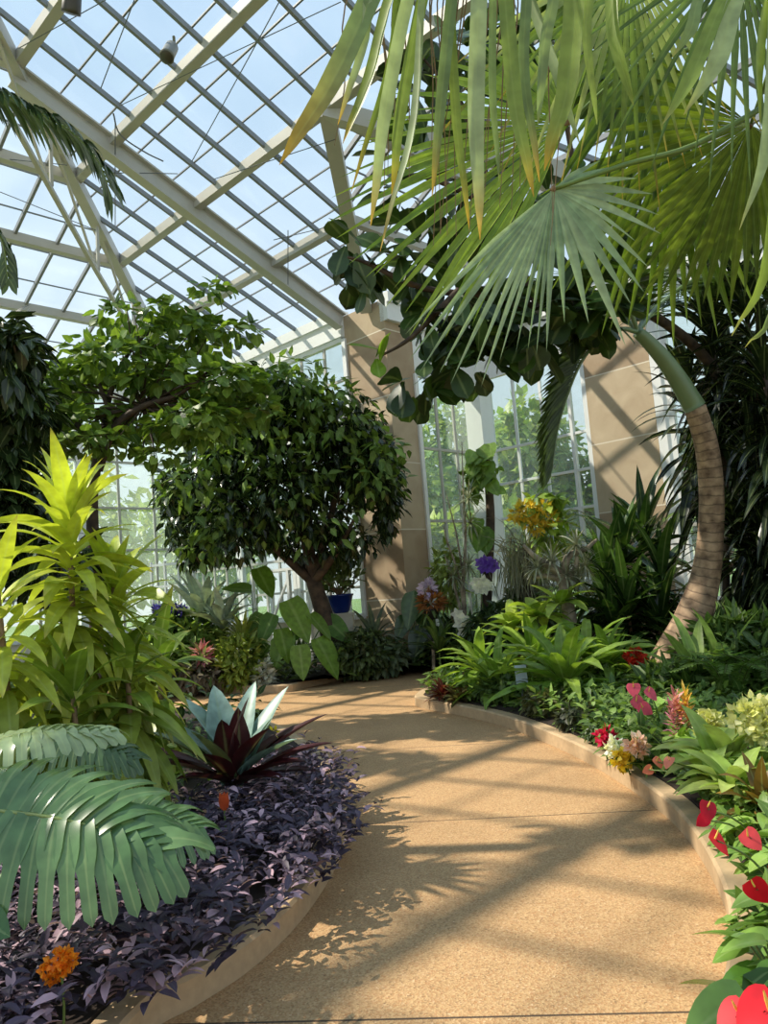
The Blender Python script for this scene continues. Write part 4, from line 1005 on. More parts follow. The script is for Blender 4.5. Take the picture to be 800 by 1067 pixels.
# fiddle-leaf fig behind the fan palm
D = 7.6
root = under(778, 690, 10.8); t = Thing('fiddle_leaf_fig', 'fiddle-leaf fig with big rounded leathery leaves spreading behind the fan palm', 'tree', root)
F0, F1 = at(752, 400, 10.4), at(660, 318, 9.2)
mb = MB(); tube(mb, spline([root - Z * .05, at(775, 560, 10.7), F0, F1, at(560, 320, 7.9), at(480, 300, 7.4)], 6), np.linspace(.10, .035, 31), 9); t.part('trunk', mb, 'bark')
for pts in ([(560, 320, 7.7), (520, 220, 7.5), (480, 110, 7.4), (440, 60, 7.4)], [(520, 310, 7.6), (440, 300, 7.3), (385, 275, 7.2), (362, 268, 7.1)], [(480, 300, 7.4), (430, 350, 7.2), (395, 372, 7.1)], [(600, 330, 7.9), (600, 200, 7.8), (580, 80, 7.8), (560, 10, 7.8)], [(520, 220, 7.5), (460, 190, 7.3), (415, 180, 7.2)]):
    mb = MB(); p = spline([at(*q) for q in pts], 5); tube(mb, p, np.linspace(.04, .012, len(p)), 6); t.part('branch', mb, 'bark')
FD, FD2 = lin(34, 52, 24), lin(66, 94, 38)
for (x, y, rx, ry, n) in ((369, 278, 17, 26, 26), (420, 190, 22, 46, 16), (440, 110, 26, 40, 18), (470, 60, 30, 40, 20), (520, 60, 40, 50, 40), (580, 50, 50, 50, 44), (640, 60, 50, 60, 40), (430, 270, 34, 44, 36), (480, 330, 60, 40, 70), (560, 332, 60, 30, 80), (624, 322, 34, 22, 44), (440, 395, 34, 18, 16), (490, 382, 46, 16, 24), (545, 358, 40, 12, 20), (510, 200, 60, 70, 60), (600, 230, 60, 70, 60)):
    mb = MB(); crown(mb, [(at(x, y, D), V(px(rx, D), .5, px(ry, D)), n)], .33, .23, FD, FD2, prof=p_round, down=.35, nseg=7, shell=.2, droop=.4); t.part('leaf_cluster', mb, 'thick')
mb = MB()
for bx, by, tx, ty in ((400, 366, 368, 357), (392, 372, 404, 348), (396, 378, 402, 352), (392, 374, 395, 390)):
    b = at(bx, by, 7.1); e = at(tx, ty, 6.95); L = np.linalg.norm(e - b); blades(mb, b, e - b, nrm(-fwd * .5 + Z), L * 1.15, L * .62, p_round, nseg=7, droop=.2, col=vary(1, lin(110, 146, 44), .1, lin(140, 170, 60)))
t.part('lit_leaves', mb, 'leaf', label='branch-tip leaves coloured lighter as if sunlit')  # sunlight on this branch tip is put into the lighter green

# ------------------------------------------------------------------ the fan palm, its trunk just outside the frame
root = under(905, 1010, 4.3); crn = at(835, -60, 4.3)
t = Thing('fan_palm', 'tall fan palm whose great pleated fronds fill the upper right', 'palm', root)
t.part('trunk', stemtube([root - Z * .05, (root + crn) / 2 + V(.05, 0, 0), crn], .15, .12, 12), 'bark')
PT, PT2 = lin(136, 160, 128), lin(172, 190, 158)          # blue-green upper face
YG, YG2 = lin(112, 142, 40), lin(154, 176, 60)            # yellow-green
TIP = lin(206, 160, 54)
def frond(hub_px, D, segs, depth, petiole, label=None, **k):
    hub = at(*hub_px, D); mb = MB(); fan(mb, hub, segs, D, depth, **k)
    f = t.part('frond', mb, 'palm', label=label)
    st = MB(); p = spline([crn] + [at(*q) for q in petiole] + [hub], 6); tube(st, p, np.linspace(.022, .011, len(p)), 6); t.part('petiole', st, 'stem', parent=f)
    h = MB(); tube(h, [hub - fwd * .01, hub - fwd * .01 + (hub - at(*petiole[-1])) * .06], [.02, .006], 6); t.part('hastula', h, 'brownstem', parent=f)
def S(D, *pairs): return [(a, px(l, D)) for a, l in pairs]
# A, the blue-green frond facing the path
D = 4.0
def la(a): return np.interp(a, [-45, -20, 0, 20, 40, 60, 80, 100, 125, 135, 150], [70, 110, 118, 120, 140, 170, 178, 190, 262, 262, 170])
segs = [(a, px(l, D)) for a, l in fill_segs(-42, 90, 13, la)] + [(a, px(l, D)) for a, l in fill_segs(97, 136, 12, la, .03)]
frond((577, 197), D, segs, (.25, -.30), [(850, 60, 4.2), (740, 143, 4.1), (650, 172, 4.03)], label='blue-green frond facing the path', col=PT, col2=PT2, droop=.2, split=.42, wide=1.12)
# B, the sunlit frond behind it, pointing left
D = 4.7
def lb(a): return np.interp(a, [118, 140, 160, 180, 200, 230, 260, 280], [270, 290, 285, 250, 190, 150, 120, 100])
segs = [(a, px(l, D)) for a, l in fill_segs(116, 200, 26, lb, .04)] + [(a, px(l, D)) for a, l in fill_segs(204, 285, 14, lb, .05)]
frond((592, 128), D, segs, (-.1, -.25), [(740, 40, 4.6), (660, 70, 4.7)], label='sunlit yellow-green frond spreading left', col=YG, col2=YG2, droop=.3, split=.6)
# C, seen from below at the right edge
D = 4.9
def lc(a): return np.interp(a, [20, 60, 90, 120, 150, 180, 200], [120, 150, 170, 185, 180, 170, 140])
segs = [(a, px(l, D)) for a, l in fill_segs(20, 205, 32, lc, .04)]
frond((782, 130), D, segs, (.1, .5), [(812, 40, 4.5)], label='frond seen from below at the right edge', col=lin(78, 98, 34), col2=lin(110, 128, 46), droop=.2, split=.62)
# E, F: fronds above, their long segments hanging down
D = 4.3
def le(a): return np.interp(a, [40, 70, 90, 110, 140, 180], [230, 230, 240, 250, 250, 200])
frond((655, -40), D, [(a, px(l, D)) for a, l in fill_segs(35, 160, 22, le, .08)], (.1, .25), [(760, -80, 4.3)], label='frond hanging from above with pale backlit segments', col=lin(104, 128, 56), col2=lin(170, 180, 122), tip=TIP, tip0=.8, droop=.5, split=.4, wide=.8)
D = 3.9
frond((770, -50), D, [(a, px(l, D)) for a, l in fill_segs(25, 165, 22, lambda a: 250, .1)], (.1, .1), [(810, -70, 4.1)], col=lin(72, 98, 46), col2=lin(112, 136, 76), droop=.4, split=.4, wide=.8)
D = 5.2
frond((690, 40), D, [(a, px(l, D)) for a, l in fill_segs(60, 215, 26, lambda a: 190, .08)], (.1, .2), [(780, -20, 4.8)], col=lin(70, 96, 34), col2=lin(104, 128, 46), droop=.4, split=.55)
frond((700, 150), 5.4, [(a, px(l, 5.4)) for a, l in fill_segs(45, 170, 22, lambda a: 200, .08)], (.1, .2), [(780, 20, 4.9)], col=lin(92, 118, 36), col2=lin(130, 152, 54), droop=.5, split=.5)
# D, the nearest frond: separate drooping segments with yellow dry tips
hubx, D = (500, -170), 2.7
HB = at(*hubx, D); f0 = MB(); tube(f0, [HB, HB + V(0, -.02, -.03)], [.02, .01], 6)
fo = t.part('frond', f0, 'brownstem', label='nearest frond, long hanging segments with dry yellow tips')
st = MB(); p = spline([crn, at(680, -180, 3.4), HB], 6); tube(st, p, np.linspace(.022, .012, len(p)), 6); t.part('petiole', st, 'stem', parent=fo)
GL = [lin(126, 146, 100), lin(140, 158, 80), lin(160, 176, 136), lin(132, 152, 76)]
for i, (x0, y0, xm, ym, xt, yt, w, dry) in enumerate(((416, -60, 350, 78, 291, 172, 34, 1), (420, -40, 385, 80, 357, 150, 20, 1), (436, -40, 402, 110, 386, 236, 22, 1), (452, -50, 418, 110, 408, 205, 20, 1), (478, -60, 462, 80, 450, 205, 20, 1), (470, -60, 474, 110, 489, 240, 17, 1), (500, -60, 495, 110, 500, 250, 27, 1), (520, -60, 535, 100, 556, 205, 25, 1), (545, -50, 545, 70, 562, 190, 18, 1), (590, -60, 592, 80, 567, 178, 34, 1), (532, -60, 575, 60, 604, 150, 18, 0), (620, -60, 640, 40, 660, 110, 22, 0), (575, -60, 566, 50, 560, 130, 20, 0), (400, -70, 370, 30, 330, 110, 14, 0), (448, -60, 432, 120, 396, 262, 14, 1), (425, -60, 408, 60, 366, 200, 13, 1), (512, -60, 512, 90, 520, 190, 16, 0), (605, -60, 610, 40, 622, 130, 18, 0), (398, -60, 380, 40, 352, 130, 14, 1))):
    dd = D - .25 + .05 * (i % 6)
    mb = MB(); ribbon(mb, [HB, at(x0, y0, dd), at(xm, ym, dd - .02), at((xm + xt * 2) / 3, (ym + yt * 2) / 3, dd), at(xt, yt, dd + .02)], [px(w, D) * .2, px(w, D) * .62, px(w, D) * .66, px(w, D) * .4, .002], -fwd + rgt * rng.normal() * .5 * (i > 0), GL[i % 4], TIP if dry else lin(150, 160, 90), (.66 if dry else .85) if i else .42)
    t.part('segment', mb, 'palm', parent=fo)
fil = MB()
for i in range(26):
    x = 360 + 250 * rng.random(); dx_ = -30 + 40 * rng.random(); ribbon(fil, [HB, at(x, -20, D), at(x + dx_ * .5, 90, D), at(x + dx_, 150 + 110 * rng.random(), D)], [.004, .006, .005, .002], -fwd, lin(150, 130, 84))
t.part('filament', fil, 'brownstem', parent=fo)
# right-edge long segments
fo2 = MB(); tube(fo2, [at(812, -60, 3.0), at(810, -50, 3.0)], [.02, .01], 6); fo2 = t.part('frond', fo2, 'brownstem', label='green segments hanging down the right edge')
for i, (x0, xm, ym, xt, yt, w) in enumerate(((800, 790, 60, 792, 140, 16), (806, 798, 150, 770, 240, 14), (815, 800, 260, 762, 350, 16), (820, 806, 300, 776, 362, 13), (830, 812, 280, 794, 348, 14), (770, 748, 60, 712, 120, 22), (760, 720, 80, 690, 130, 18), (735, 720, 30, 700, 60, 14))):
    mb = MB(); ribbon(mb, [at(812, -60, 3.0), at(x0, -10, 3.0), at(xm, ym, 3.0), at(xt, yt, 3.05)], [.01, px(w, 3) * .8, px(w, 3), .002], -fwd + rgt * rng.normal() * .4, GL[(i + 1) % 4] * 1.1, lin(180, 176, 110), .85); t.part('segment', mb, 'palm', parent=fo2)
st = MB(); tube(st, [crn, at(812, -60, 3.0)], .012, 6); t.part('petiole', st, 'stem', parent=fo2)
# spotlight and a plain cylinder hung from the roof
q = on1(181, 38, .2); t = Thing('spotlight', 'grey spotlight clamped under the upper left roof purlin', 'spotlight', q)
mb = MB(); tube(mb, [q, q + V(0, 0, -.14)], .02, 6); t.part('bracket', mb, 'lamp')
a = q + V(-.02, -.03, -.16); dd = nrm(V(-.15, -.5, -.85)); mb = MB(); tube(mb, [a, a + dd * .02, a + dd * .26, a + dd * .30], [.05, .085, .09, .10], 14); t.part('can', mb, 'lamp')
mb = MB(); tube(mb, [a + dd * .302, a + dd * .31], [.085, .08], 14); t.part('lens', mb, 'dkmetal')
q = on1(76, -14, .3); t = Thing('hanging_cylinder', 'dark cylinder hanging at the very top left of the roof', 'lamp', q)  # plain hanging cylinder, not a lamp; it emits nothing
mb = MB(); a = q; e = on1(74, 14, .55); tube(mb, [a, a + (e - a) * .1, a + (e - a) * .9, e], [.05, .11, .12, .12], 16); t.part('shade', mb, 'dkmetal')  # body of the cylinder, not a lampshade
mb = MB(); tube(mb, [q + Z * .3, q], .015, 6); t.part('rod', mb, 'lamp')
# ------------------------------------------------------------------ foreground left bed
def polyspan(pxs, z=SOIL): return [g(x, y, z) for x, y in pxs]
# tall yellow dracaena
YT, YM, YL = lin(196, 206, 72), lin(178, 184, 88), lin(108, 132, 50)
def yellow_dracaena(label, x, y0, D, ytop, n, Lp, Wp, t0, top=YT, lean=6, **k):
    root = under(x, y0, D); t = Thing('yellow_dracaena', label, 'plant', root); c = at(x + lean, ytop, D)
    p = spline([root - Z * .03, root * .5 + c * .5 + V(.03, .03, 0), c], 8)
    mb = MB(); tube(mb, p, np.linspace(.03, .014, len(p)), 8); t.part('cane', mb, 'brownstem')
    k.setdefault('ex', 2.4); k.setdefault('k', 1.5)
    mb = MB(); cane(mb, p, n, px(Lp, D), px(Wp, D), col=YL, col2=YM, top=top, t0=t0, el=(-35, 78), droop=2.3, tip=lin(186, 172, 90), tip0=.85, prof=p_lance, fold=.22, nseg=9, **k); t.part('foliage', mb, 'leaf')
    return t
yellow_dracaena('tall yellow-green dracaena with a bright upright crown at the left edge', 66, 900, 4.6, 540, 175, 90, 18, .24)
yellow_dracaena('shorter yellow-green dracaena head right of the tall one', 128, 900, 4.9, 612, 110, 80, 15, .30, top=lin(176, 192, 64), lean=-10)
yellow_dracaena('yellow dracaena stem leaning out at the very left edge', 5, 930, 4.2, 610, 56, 88, 19, .40, lean=-8)
t = yellow_dracaena('low green dracaena with hanging broad leaves behind the bromeliad', 126, 880, 4.7, 690, 60, 80, 19, .3, top=lin(120, 148, 52))
yellow_dracaena('low green dracaena filling the gap under the tall yellow one', 70, 930, 4.3, 720, 60, 84, 20, .25, top=lin(110, 138, 48))
yellow_dracaena('smallest green dracaena at the back of the left bed', 160, 850, 6.3, 690, 40, 70, 16, .25, top=lin(96, 124, 46))
# giant bromeliad
D = 5.3
c = at(243, 822, D); root = V(c[0], c[1], SOIL); t = Thing('giant_bromeliad', 'giant bromeliad rosette with blue-green and wine-red leaves at the bend of the left bed', 'plant', root)
TEAL, WINE = lin(128, 158, 148), lin(72, 30, 34)
for i, (tx, ty, w, wine, dd) in enumerate(((335, 772, 24, 1, -.1), (328, 745, 22, 1, .1), (305, 755, 22, 1, .2), (292, 722, 26, 0, .25), (262, 718, 28, 0, .35), (225, 722, 34, 0, .3), (196, 730, 30, 0, .2), (178, 752, 26, 0, .1), (165, 762, 26, 2, -.05), (160, 790, 24, 1, -.2), (232, 755, 26, 1, -.15), (255, 735, 28, 1, .0), (248, 745, 26, 1, -.05), (206, 765, 26, 2, -.2), (310, 790, 24, 1, -.25), (290, 808, 22, 1, -.35), (190, 808, 22, 1, -.35), (300, 770, 26, 0, -.1), (278, 752, 28, 0, .05), (215, 785, 22, 1, -.3), (275, 760, 26, 1, -.2), (325, 800, 20, 1, -.15), (150, 775, 20, 1, 0))):
    b = c + V(rng.normal() * .025, rng.normal() * .025, .02); e = at(tx, ty, D + dd); L = np.linalg.norm(e - b)
    nn = nrm(Z * .9 - nrm((e - b) * V(1, 1, 0)) * .9 + Z * .2)
    colr, tipc = ((TEAL, lin(156, 182, 170)), (WINE, lin(58, 20, 26)), (lin(96, 110, 72), lin(124, 140, 110)))[wine]
    mb = MB(); blades(mb, b, nrm(e - b + Z * L * .16), nn, L * 1.12, px(w, D) * 1.05, p_strap, droop=.42, fold=.45, nseg=10, col=vary(1, colr, .15), tip=tipc, tip0=.5)
    t.part('leaf', mb, 'thick', label=('blue-green leaf', 'wine-red leaf', 'olive leaf')[wine])
mb = MB(); rosette(mb, c + Z * .02, 10, .25, .07, el=(40, 85), col=lin(84, 96, 50), col2=lin(110, 60, 50), fold=.5); t.part('heart', mb, 'thick')
mb = MB(); ball_flowers(mb, at(286, 762, D - .3), .012, 7, .045, .02, lin(226, 206, 60)); single('fallen_leaf', 'small yellow leaf caught on the bromeliad right side', 'leaf', mb, 'petal')
# monstera
def monstera_leaf(mb, base, tip, W, nn, col, col2, n=15, droop=.9):
    """split leaf: lobes spring from both sides of a curved midrib"""
    base, tip = np.asarray(base), np.asarray(tip); L = np.linalg.norm(tip - base); d = nrm(tip - base)
    s = nrm(np.cross(d, nn)); nn = nrm(np.cross(s, d))
    mid = spline([base, base + d * L * .5 + nn * L * .07, tip], 8)
    tube(mb, mid, np.linspace(L * .014, L * .003, len(mid)), 6, lin(150, 168, 96))
    for sd_ in (1, -1):
        u = np.linspace(.0, .93, n); P = np.stack([np.interp(u, np.linspace(0, 1, len(mid)), mid[:, j]) for j in range(3)], 1)
        a = np.radians(np.linspace(112, 26, n))[:, None]
        Dd = d * np.cos(a) + s * sd_ * np.sin(a) + nn * .18
        l = W * .5 * np.array([.86 * np.sin(PI * (.22 + .70 * q)) ** .6 + .16 for q in u]); l[-2:] = np.maximum(l[-2:], W * .3)
        w = L / n * 1.75
        blades(mb, P, Dd, nrm(nn + sph(n) * .08), l, w, p_lobe, droop=droop * (.7 + .6 * rng.random(n)), curl=.5, fold=.16, nseg=12, col=vary(n, col, .1, col2), twist=-.2 * sd_)
root = under(-75, 1000, 3.0); t = Thing('monstera', 'monstera with huge split leaves reaching in from the left edge over the purple groundcover', 'plant', root)
MG, MG2 = lin(78, 112, 66), lin(112, 144, 92)
for (bx, by, bD, tx, ty, tD, W, nn, c1, c2, lab) in (
    (-30, 842, 2.95, 172, 882, 2.85, .74, nrm(V(-.1, -.75, .8)), MG, MG2, 'largest split leaf'),
    (95, 842, 3.5, 205, 862, 3.6, .55, nrm(V(.1, -.5, .9)), lin(84, 116, 70), lin(104, 136, 84), 'split leaf half behind the largest'),
    (-40, 782, 3.3, 118, 762, 3.4, .40, nrm(V(-.1, -.25, 1)), lin(140, 160, 116), lin(160, 178, 134), 'leaf seen edge-on'),
    (40, 768, 3.9, 140, 790, 3.9, .40, nrm(V(.1, -.6, .9)), lin(64, 90, 54), lin(84, 110, 64), None)):
    mb = MB(); monstera_leaf(mb, at(bx, by, bD), at(tx, ty, tD), W, nn, c1, c2); lf = t.part('leaf', mb, 'waxy', label=lab)
    st = MB(); b = at(bx, by, bD); tube(st, spline([root, (root + b) / 2 + V(-.05, 0, .1), b], 6), np.linspace(.02, .012, 13), 7); t.part('petiole', st, 'stem', parent=lf)
mb = MB(); b = at(-25, 955, 2.7); blades(mb, b, at(8, 975, 2.65) - b, -fwd + Z, .16, .12, p_heart, nseg=7, col=lin(70, 104, 50)); t.part('leaf', mb, 'waxy', label='small whole leaf low at the edge')
# purple trailing groundcover
pp = polyspan([(-190, 1230), (95, 1085), (200, 1035), (258, 1000), (316, 956), (356, 900), (368, 862), (360, 826), (326, 798), (250, 815), (205, 850), (140, 872), (60, 900), (-170, 930)])
n = 1050; q = sample(pp, n)
P, Dd, Ln, C = [], [], [], []
PU, PU2, PU_LIT = lin(92, 78, 96), lin(62, 54, 68), lin(182, 152, 166)  # last tone puts the pinkish look of sunlit leaves into the colour
st = MB()
for i in range(n):
    h = .14 + .2 * rng.random(); ln = nrm(V(rng.normal() * .5 + .25, rng.normal() * .5 - .1, 1)); b = V(q[i, 0], q[i, 1], SOIL); e = b + ln * h
    tube(st, [b, (b + e) / 2 + V(0, 0, .02), e], [.005, .004, .003], 4, caps=False)
    m = 8; k = rng.random() < .38
    for j in range(m):
        s = .35 + .65 * (j + .5) / m; a = j * PI + rng.normal() * .6 + i
        P.append(b + (e - b) * s); el = .0 + .9 * rng.random(); Dd.append((math.cos(a) * math.cos(el), math.sin(a) * math.cos(el), math.sin(el))); Ln.append(.062 + .04 * rng.random())
        r = rng.random(); C.append((PU * (1 - r) + PU2 * r) * (.8 + .4 * rng.random()) if not k or r < .4 else PU_LIT * (.7 + .4 * r))
P, Dd = np.array(P), np.array(Dd)
mb = MB(); blades(mb, P, Dd, nrm(V(0, 0, 1) + .4 * sph(len(P))), np.array(Ln), np.array(Ln) * .36, p_lance, droop=.5, curl=.3, fold=.35, nseg=4, col=np.array(C))
single('purple_groundcover', 'purple-leaved trailing groundcover spilling over the kerb of the left bed', 'groundcover', mb, 'purple', kind='stuff')
# lantana and a red bract poking out of the purple
D = 2.72
c = at(62, 1003, D); root = V(c[0], c[1], SOIL); t = Thing('lantana', 'orange lantana flower head rising from the purple groundcover', 'flower', root)
t.part('stem', stemtube([root - Z * .02, (root + c) / 2 + V(.01, 0, 0), c], .005, .004), 'stem')
mb = MB()
for x, y, r in ((58, 1000, 9), (66, 997, 8), (50, 1010, 7), (62, 1010, 7), (72, 1001, 6), (54, 1017, 6), (68, 1007, 5)): ball_flowers(mb, at(x, y, D + rng.normal() * .01), px(r, D), 60, .02, .017, lin(226, 120, 20), lin(246, 168, 50))
t.part('flower', mb, 'petal')
c = at(234, 846, 4.4); root = V(c[0], c[1], SOIL); t = Thing('red_bract', 'single small orange-red bract in the purple groundcover below the bromeliad', 'flower', root)
mb = MB(); blades(mb, [c] * 4, [V(0, -.2, 1), V(.2, 0, 1), V(-.2, 0, 1), V(0, .2, 1)], [V(0, -1, 0)] * 4, .11, .04, p_lance, nseg=4, col=lin(206, 92, 54)); t.part('flower', mb, 'petal'); t.part('stem', stemtube([root - Z * .02, (root + c) / 2, c + Z * .01], .006, .005), 'stem')
# dark low undergrowth that hides the soil
def undergrowth(name, label, poly, n, L, W, h, col, col2, m='leaf', cond=None, kind='stuff', prof=p_ovate):
    q = sample(poly, n, cond); P = np.concatenate([q, (SOIL + h * rng.random((n, 1)) ** 1.3)], 1)
    d = nrm(sph(n) * V(1, 1, .5) + V(0, 0, .45)); mb = MB()
    blades(mb, P, d, nrm(V(0, 0, 1) + .5 * sph(n)), L * (.6 + .8 * rng.random(n)), W * (.7 + .6 * rng.random(n)), prof, droop=.7, nseg=3, col=vary(n, col, .3, col2)); return single(name, label, 'undergrowth', mb, m, kind=kind)
undergrowth('undergrowth', 'dark green undergrowth beneath the dracaenas of the left bed', polyspan([(-260, 930), (60, 900), (200, 850), (300, 775), (210, 755), (-150, 748), (-400, 800)]), 3200, .16, .06, .5, lin(40, 60, 30), lin(74, 100, 46))
undergrowth('undergrowth', 'low mixed undergrowth of the far bed', [p for p in inF][3:-3] + [(K0 - U * 6 - W_ * .5)[:2], (K0 - U * .9 - W_ * .6)[:2], (Q0 + W_ * 1.2 - U * .9)[:2], (Q0 - W_ * .7 - U * .9)[:2], (Q0 - W_ * .8)[:2], (C0 - W_ * .7 - U * .5)[:2], (C1 - U * .6)[:2]], 6500, .18, .07, .45, lin(54, 76, 38), lin(98, 122, 58))

# ------------------------------------------------------------------ the flower bed at the right
undergrowth('undergrowth', 'low green undergrowth of the flower bed at the right', [p for p in inR if p[1] < 11] + [(5.4, 9.8), (3.2, 1.5), (2.0, 1.5)], 14000, .12, .055, .26, lin(66, 96, 42), lin(138, 166, 84))
LG, LG2 = lin(104, 140, 46), lin(160, 186, 78)
for x, y, D, n, L, W, lab in ((520, 716, 9.2, 30, 62, 12, 'light green strap bromeliad at the tip of the flower bed'), (590, 716, 8.5, 36, 84, 14, 'largest light green strap bromeliad, right of the grey label'), (556, 690, 9.8, 26, 62, 12, 'light green strap bromeliad behind the grey label'), (500, 700, 9.7, 22, 54, 11, 'light green strap bromeliad furthest left, over the path bend'), (632, 694, 9.2, 26, 60, 11, 'strap bromeliad beside the red ginger flower'), (612, 684, 9.7, 22, 58, 11, 'strap bromeliad under the dark dracaenas')):
    rosette_plant('strap_bromeliad', lab, 'plant', x, y, D, n, L, W, 'light green strap bromeliads', stem=False, el=(4, 78), droop=.75, col=LG, col2=LG2, fold=.35)
p = under(544, 735, 8.7); q = at(544, 712, 8.7); t = Thing('plant_label', 'grey-blue plant label standing among the strap bromeliads', 'label', p)
mb = MB(); beam(mb, p - Z * .02, q, .02, .012, up=(0, 1, 0)); t.part('stake', mb, 'steel2', smooth=False)
mb = MB(); boxo(mb, q - V(px(6, 8.7), 0, 0), (px(12, 8.7), 0, 0), (0, .01, 0), (0, .04, px(18, 8.7))); t.part('plate', mb, 'bluehull', smooth=False)
rosette_plant('red_leaf_plant', 'dark red low rosette where the kerb turns at the bed tip', 'plant', 462, 726, 9.55, 40, 22, 6, prof=p_lance, el=(10, 75), col=lin(88, 30, 34), col2=lin(130, 60, 54), droop=.5, stem=False)
rosette_plant('red_leaf_plant', 'second dark red rosette, nearer the strap bromeliads', 'plant', 478, 730, 9.3, 34, 20, 6, prof=p_lance, el=(10, 75), col=lin(74, 34, 34), col2=lin(96, 96, 56), droop=.5, stem=False)
for x, y, D, c1, c2, lab in ((505, 738, dh(505, 730, .2), lin(62, 84, 40), lin(104, 128, 58), 'small leafy clump at the kerb below the strap bromeliads'), (552, 752, dh(552, 744, .2), lin(70, 72, 48), lin(112, 112, 70), 'small bronze-green clump by the kerb below the grey label'), (588, 766, dh(588, 758, .2), lin(52, 60, 44), lin(88, 92, 66), 'dusky small-leaved clump along the middle of the kerb'), (618, 780, dh(618, 772, .2), lin(58, 80, 44), lin(96, 120, 62), 'fine-leaved clump at the kerb left of the white flower'), (600, 745, dh(600, 737, .2), lin(64, 92, 48), lin(110, 140, 68), 'green clump behind the dusky one')):
    shift_in(bush('bedding_plant', lab, 'plant', x + 16, y - 20, D + .25, 24, 10, 420, 10, 5, c1, c2)[0])
# flowers
def heart_flower(t, c, size, nn, dirv, col, name='flower', lab=None):
    mb = MB(); c = np.asarray(c); d = nrm(dirv)
    blades(mb, c - d * size * .35, d, nn, size, size * .92, p_heart, fold=.12, nseg=8, curl=.25, col=np.asarray(col)); f = t.part(name, mb, 'petal', label=lab)
    sp = MB(); b = c - d * size * .1; tube(sp, [b, b + nrm(nn) * size * .14 + Z * size * .1, b + nrm(nn) * size * .24 + Z * size * .22], [size * .04, size * .035, size * .015], 7); t.part('spadix', sp, 'spadix', parent=f)
def anthurium(label, x, y, n, Lm, flowers, fcol, col=lin(90, 134, 50), col2=lin(156, 188, 92), fs=.1, group='anthuriums of the flower bed', h0=.2):
    """x, y: the middle of the leaves as seen; flowers: seen place and height"""
    q = g(x, y, SOIL + h0); root = V(q[0], q[1], SOIL); t = Thing('anthurium', label, 'plant', root, group); mb = MB(); st = MB()
    a = np.arange(n) * 2.39996 + rng.random() * 6; R = Lm
    for i in range(n):
        h = R * (.4 + .75 * rng.random()); rr = R * (.12 + .45 * rng.random()); b = root + V(math.cos(a[i]) * rr, math.sin(a[i]) * rr, h)
        d = V(math.cos(a[i]), math.sin(a[i]), -.4 + .6 * rng.random()); s = R * (.45 + .35 * rng.random())
        blades(mb, b, d, V(0, 0, 1) + .5 * sph(1)[0], s, s * .62, p_heart, fold=.18, droop=.55, nseg=7, col=vary(1, col, .15, col2))
        tube(st, spline([root, (root + b) / 2 + V(0, 0, h * .12), b], 4), np.linspace(.006, .004, 9), 5)
    t.part('foliage', mb, 'waxy'); t.part('petioles', st, 'stem'); shift_in(t); root = t.loc
    for fx, fy, fh, k in flowers:
        while fh > .05 and not inside(bedR, g(fx, fy, SOIL + fh)[None] + V(.2, .06, 0))[0]: fh -= .02
        c = g(fx, fy, SOIL + fh); mb = MB(); tube(mb, spline([root, (root + c) / 2 + V(0, 0, .06), c], 4), np.linspace(.006, .004, 9), 5); fl = t.part('flower_stalk', mb, 'stem')
        heart_flower(t, c, fs * k, nrm(V(rng.normal() * .7 - .2, -.7, .35 + .7 * rng.random())), nrm(V(rng.normal() * .9, -.2, -.7 + .5 * rng.random())), np.asarray(fcol) * (.9 + .2 * rng.random()))
RED, PINK, SAL = lin(226, 22, 40), lin(232, 92, 116), lin(240, 140, 118)
anthurium('anthurium with a dull crimson bloom level with the kerb curve', 790, 856, 25, .24, [(737, 843, .36, .95), (733, 854, .33, .7)], lin(206, 26, 60))
anthurium('anthurium with one scarlet bloom close over the kerb', 800, 902, 24, .24, [(747, 876, .36, 1.0)], RED)
anthurium('anthurium with a coral red bloom right of the scarlet one', 836, 890, 23, .24, [(781, 873, .38, .85)], lin(230, 78, 84))
anthurium('anthurium with a small scarlet bloom at the right edge above the big leaf', 836, 950, 24, .25, [(788, 926, .38, .85), (812, 905, .4, .9)], RED)
anthurium('nearest anthurium with big red blooms in the bottom right corner', 842, 1085, 23, .30, [(768, 1060, .42, .95), (797, 1055, .45, 1.15), (818, 1068, .42, 1.1)], lin(230, 40, 54), fs=.105)
anthurium('anthurium of plain green leaves hanging over the kerb near the bottom', 820, 1015, 23, .27, [], RED)
anthurium('anthurium with salmon blooms behind the white flower', 700, 808, 24, .2, [(685, 794, .33, .9), (697, 793, .34, .8), (676, 802, .3, .7)], SAL)
anthurium('anthurium with two pink blooms, furthest of its kind', 690, 746, 25, .24, [(660, 717, .46, 1.2), (677, 722, .44, 1.2), (664, 732, .4, 1.3), (671, 738, .36, 1.1)], PINK)
anthurium('leafy anthurium without blooms between the pink and the salmon ones', 724, 772, 25, .24, [], PINK)
anthurium('leafy anthurium in the shade of the large cream flower head', 800, 800, 24, .28, [], PINK)
anthurium('leafy anthurium at the kerb left of the crimson bloom', 748, 838, 22, .19, [], PINK)
anthurium('leafy anthurium behind the pink ones, against the strap leaves', 700, 735, 21, .26, [], PINK)
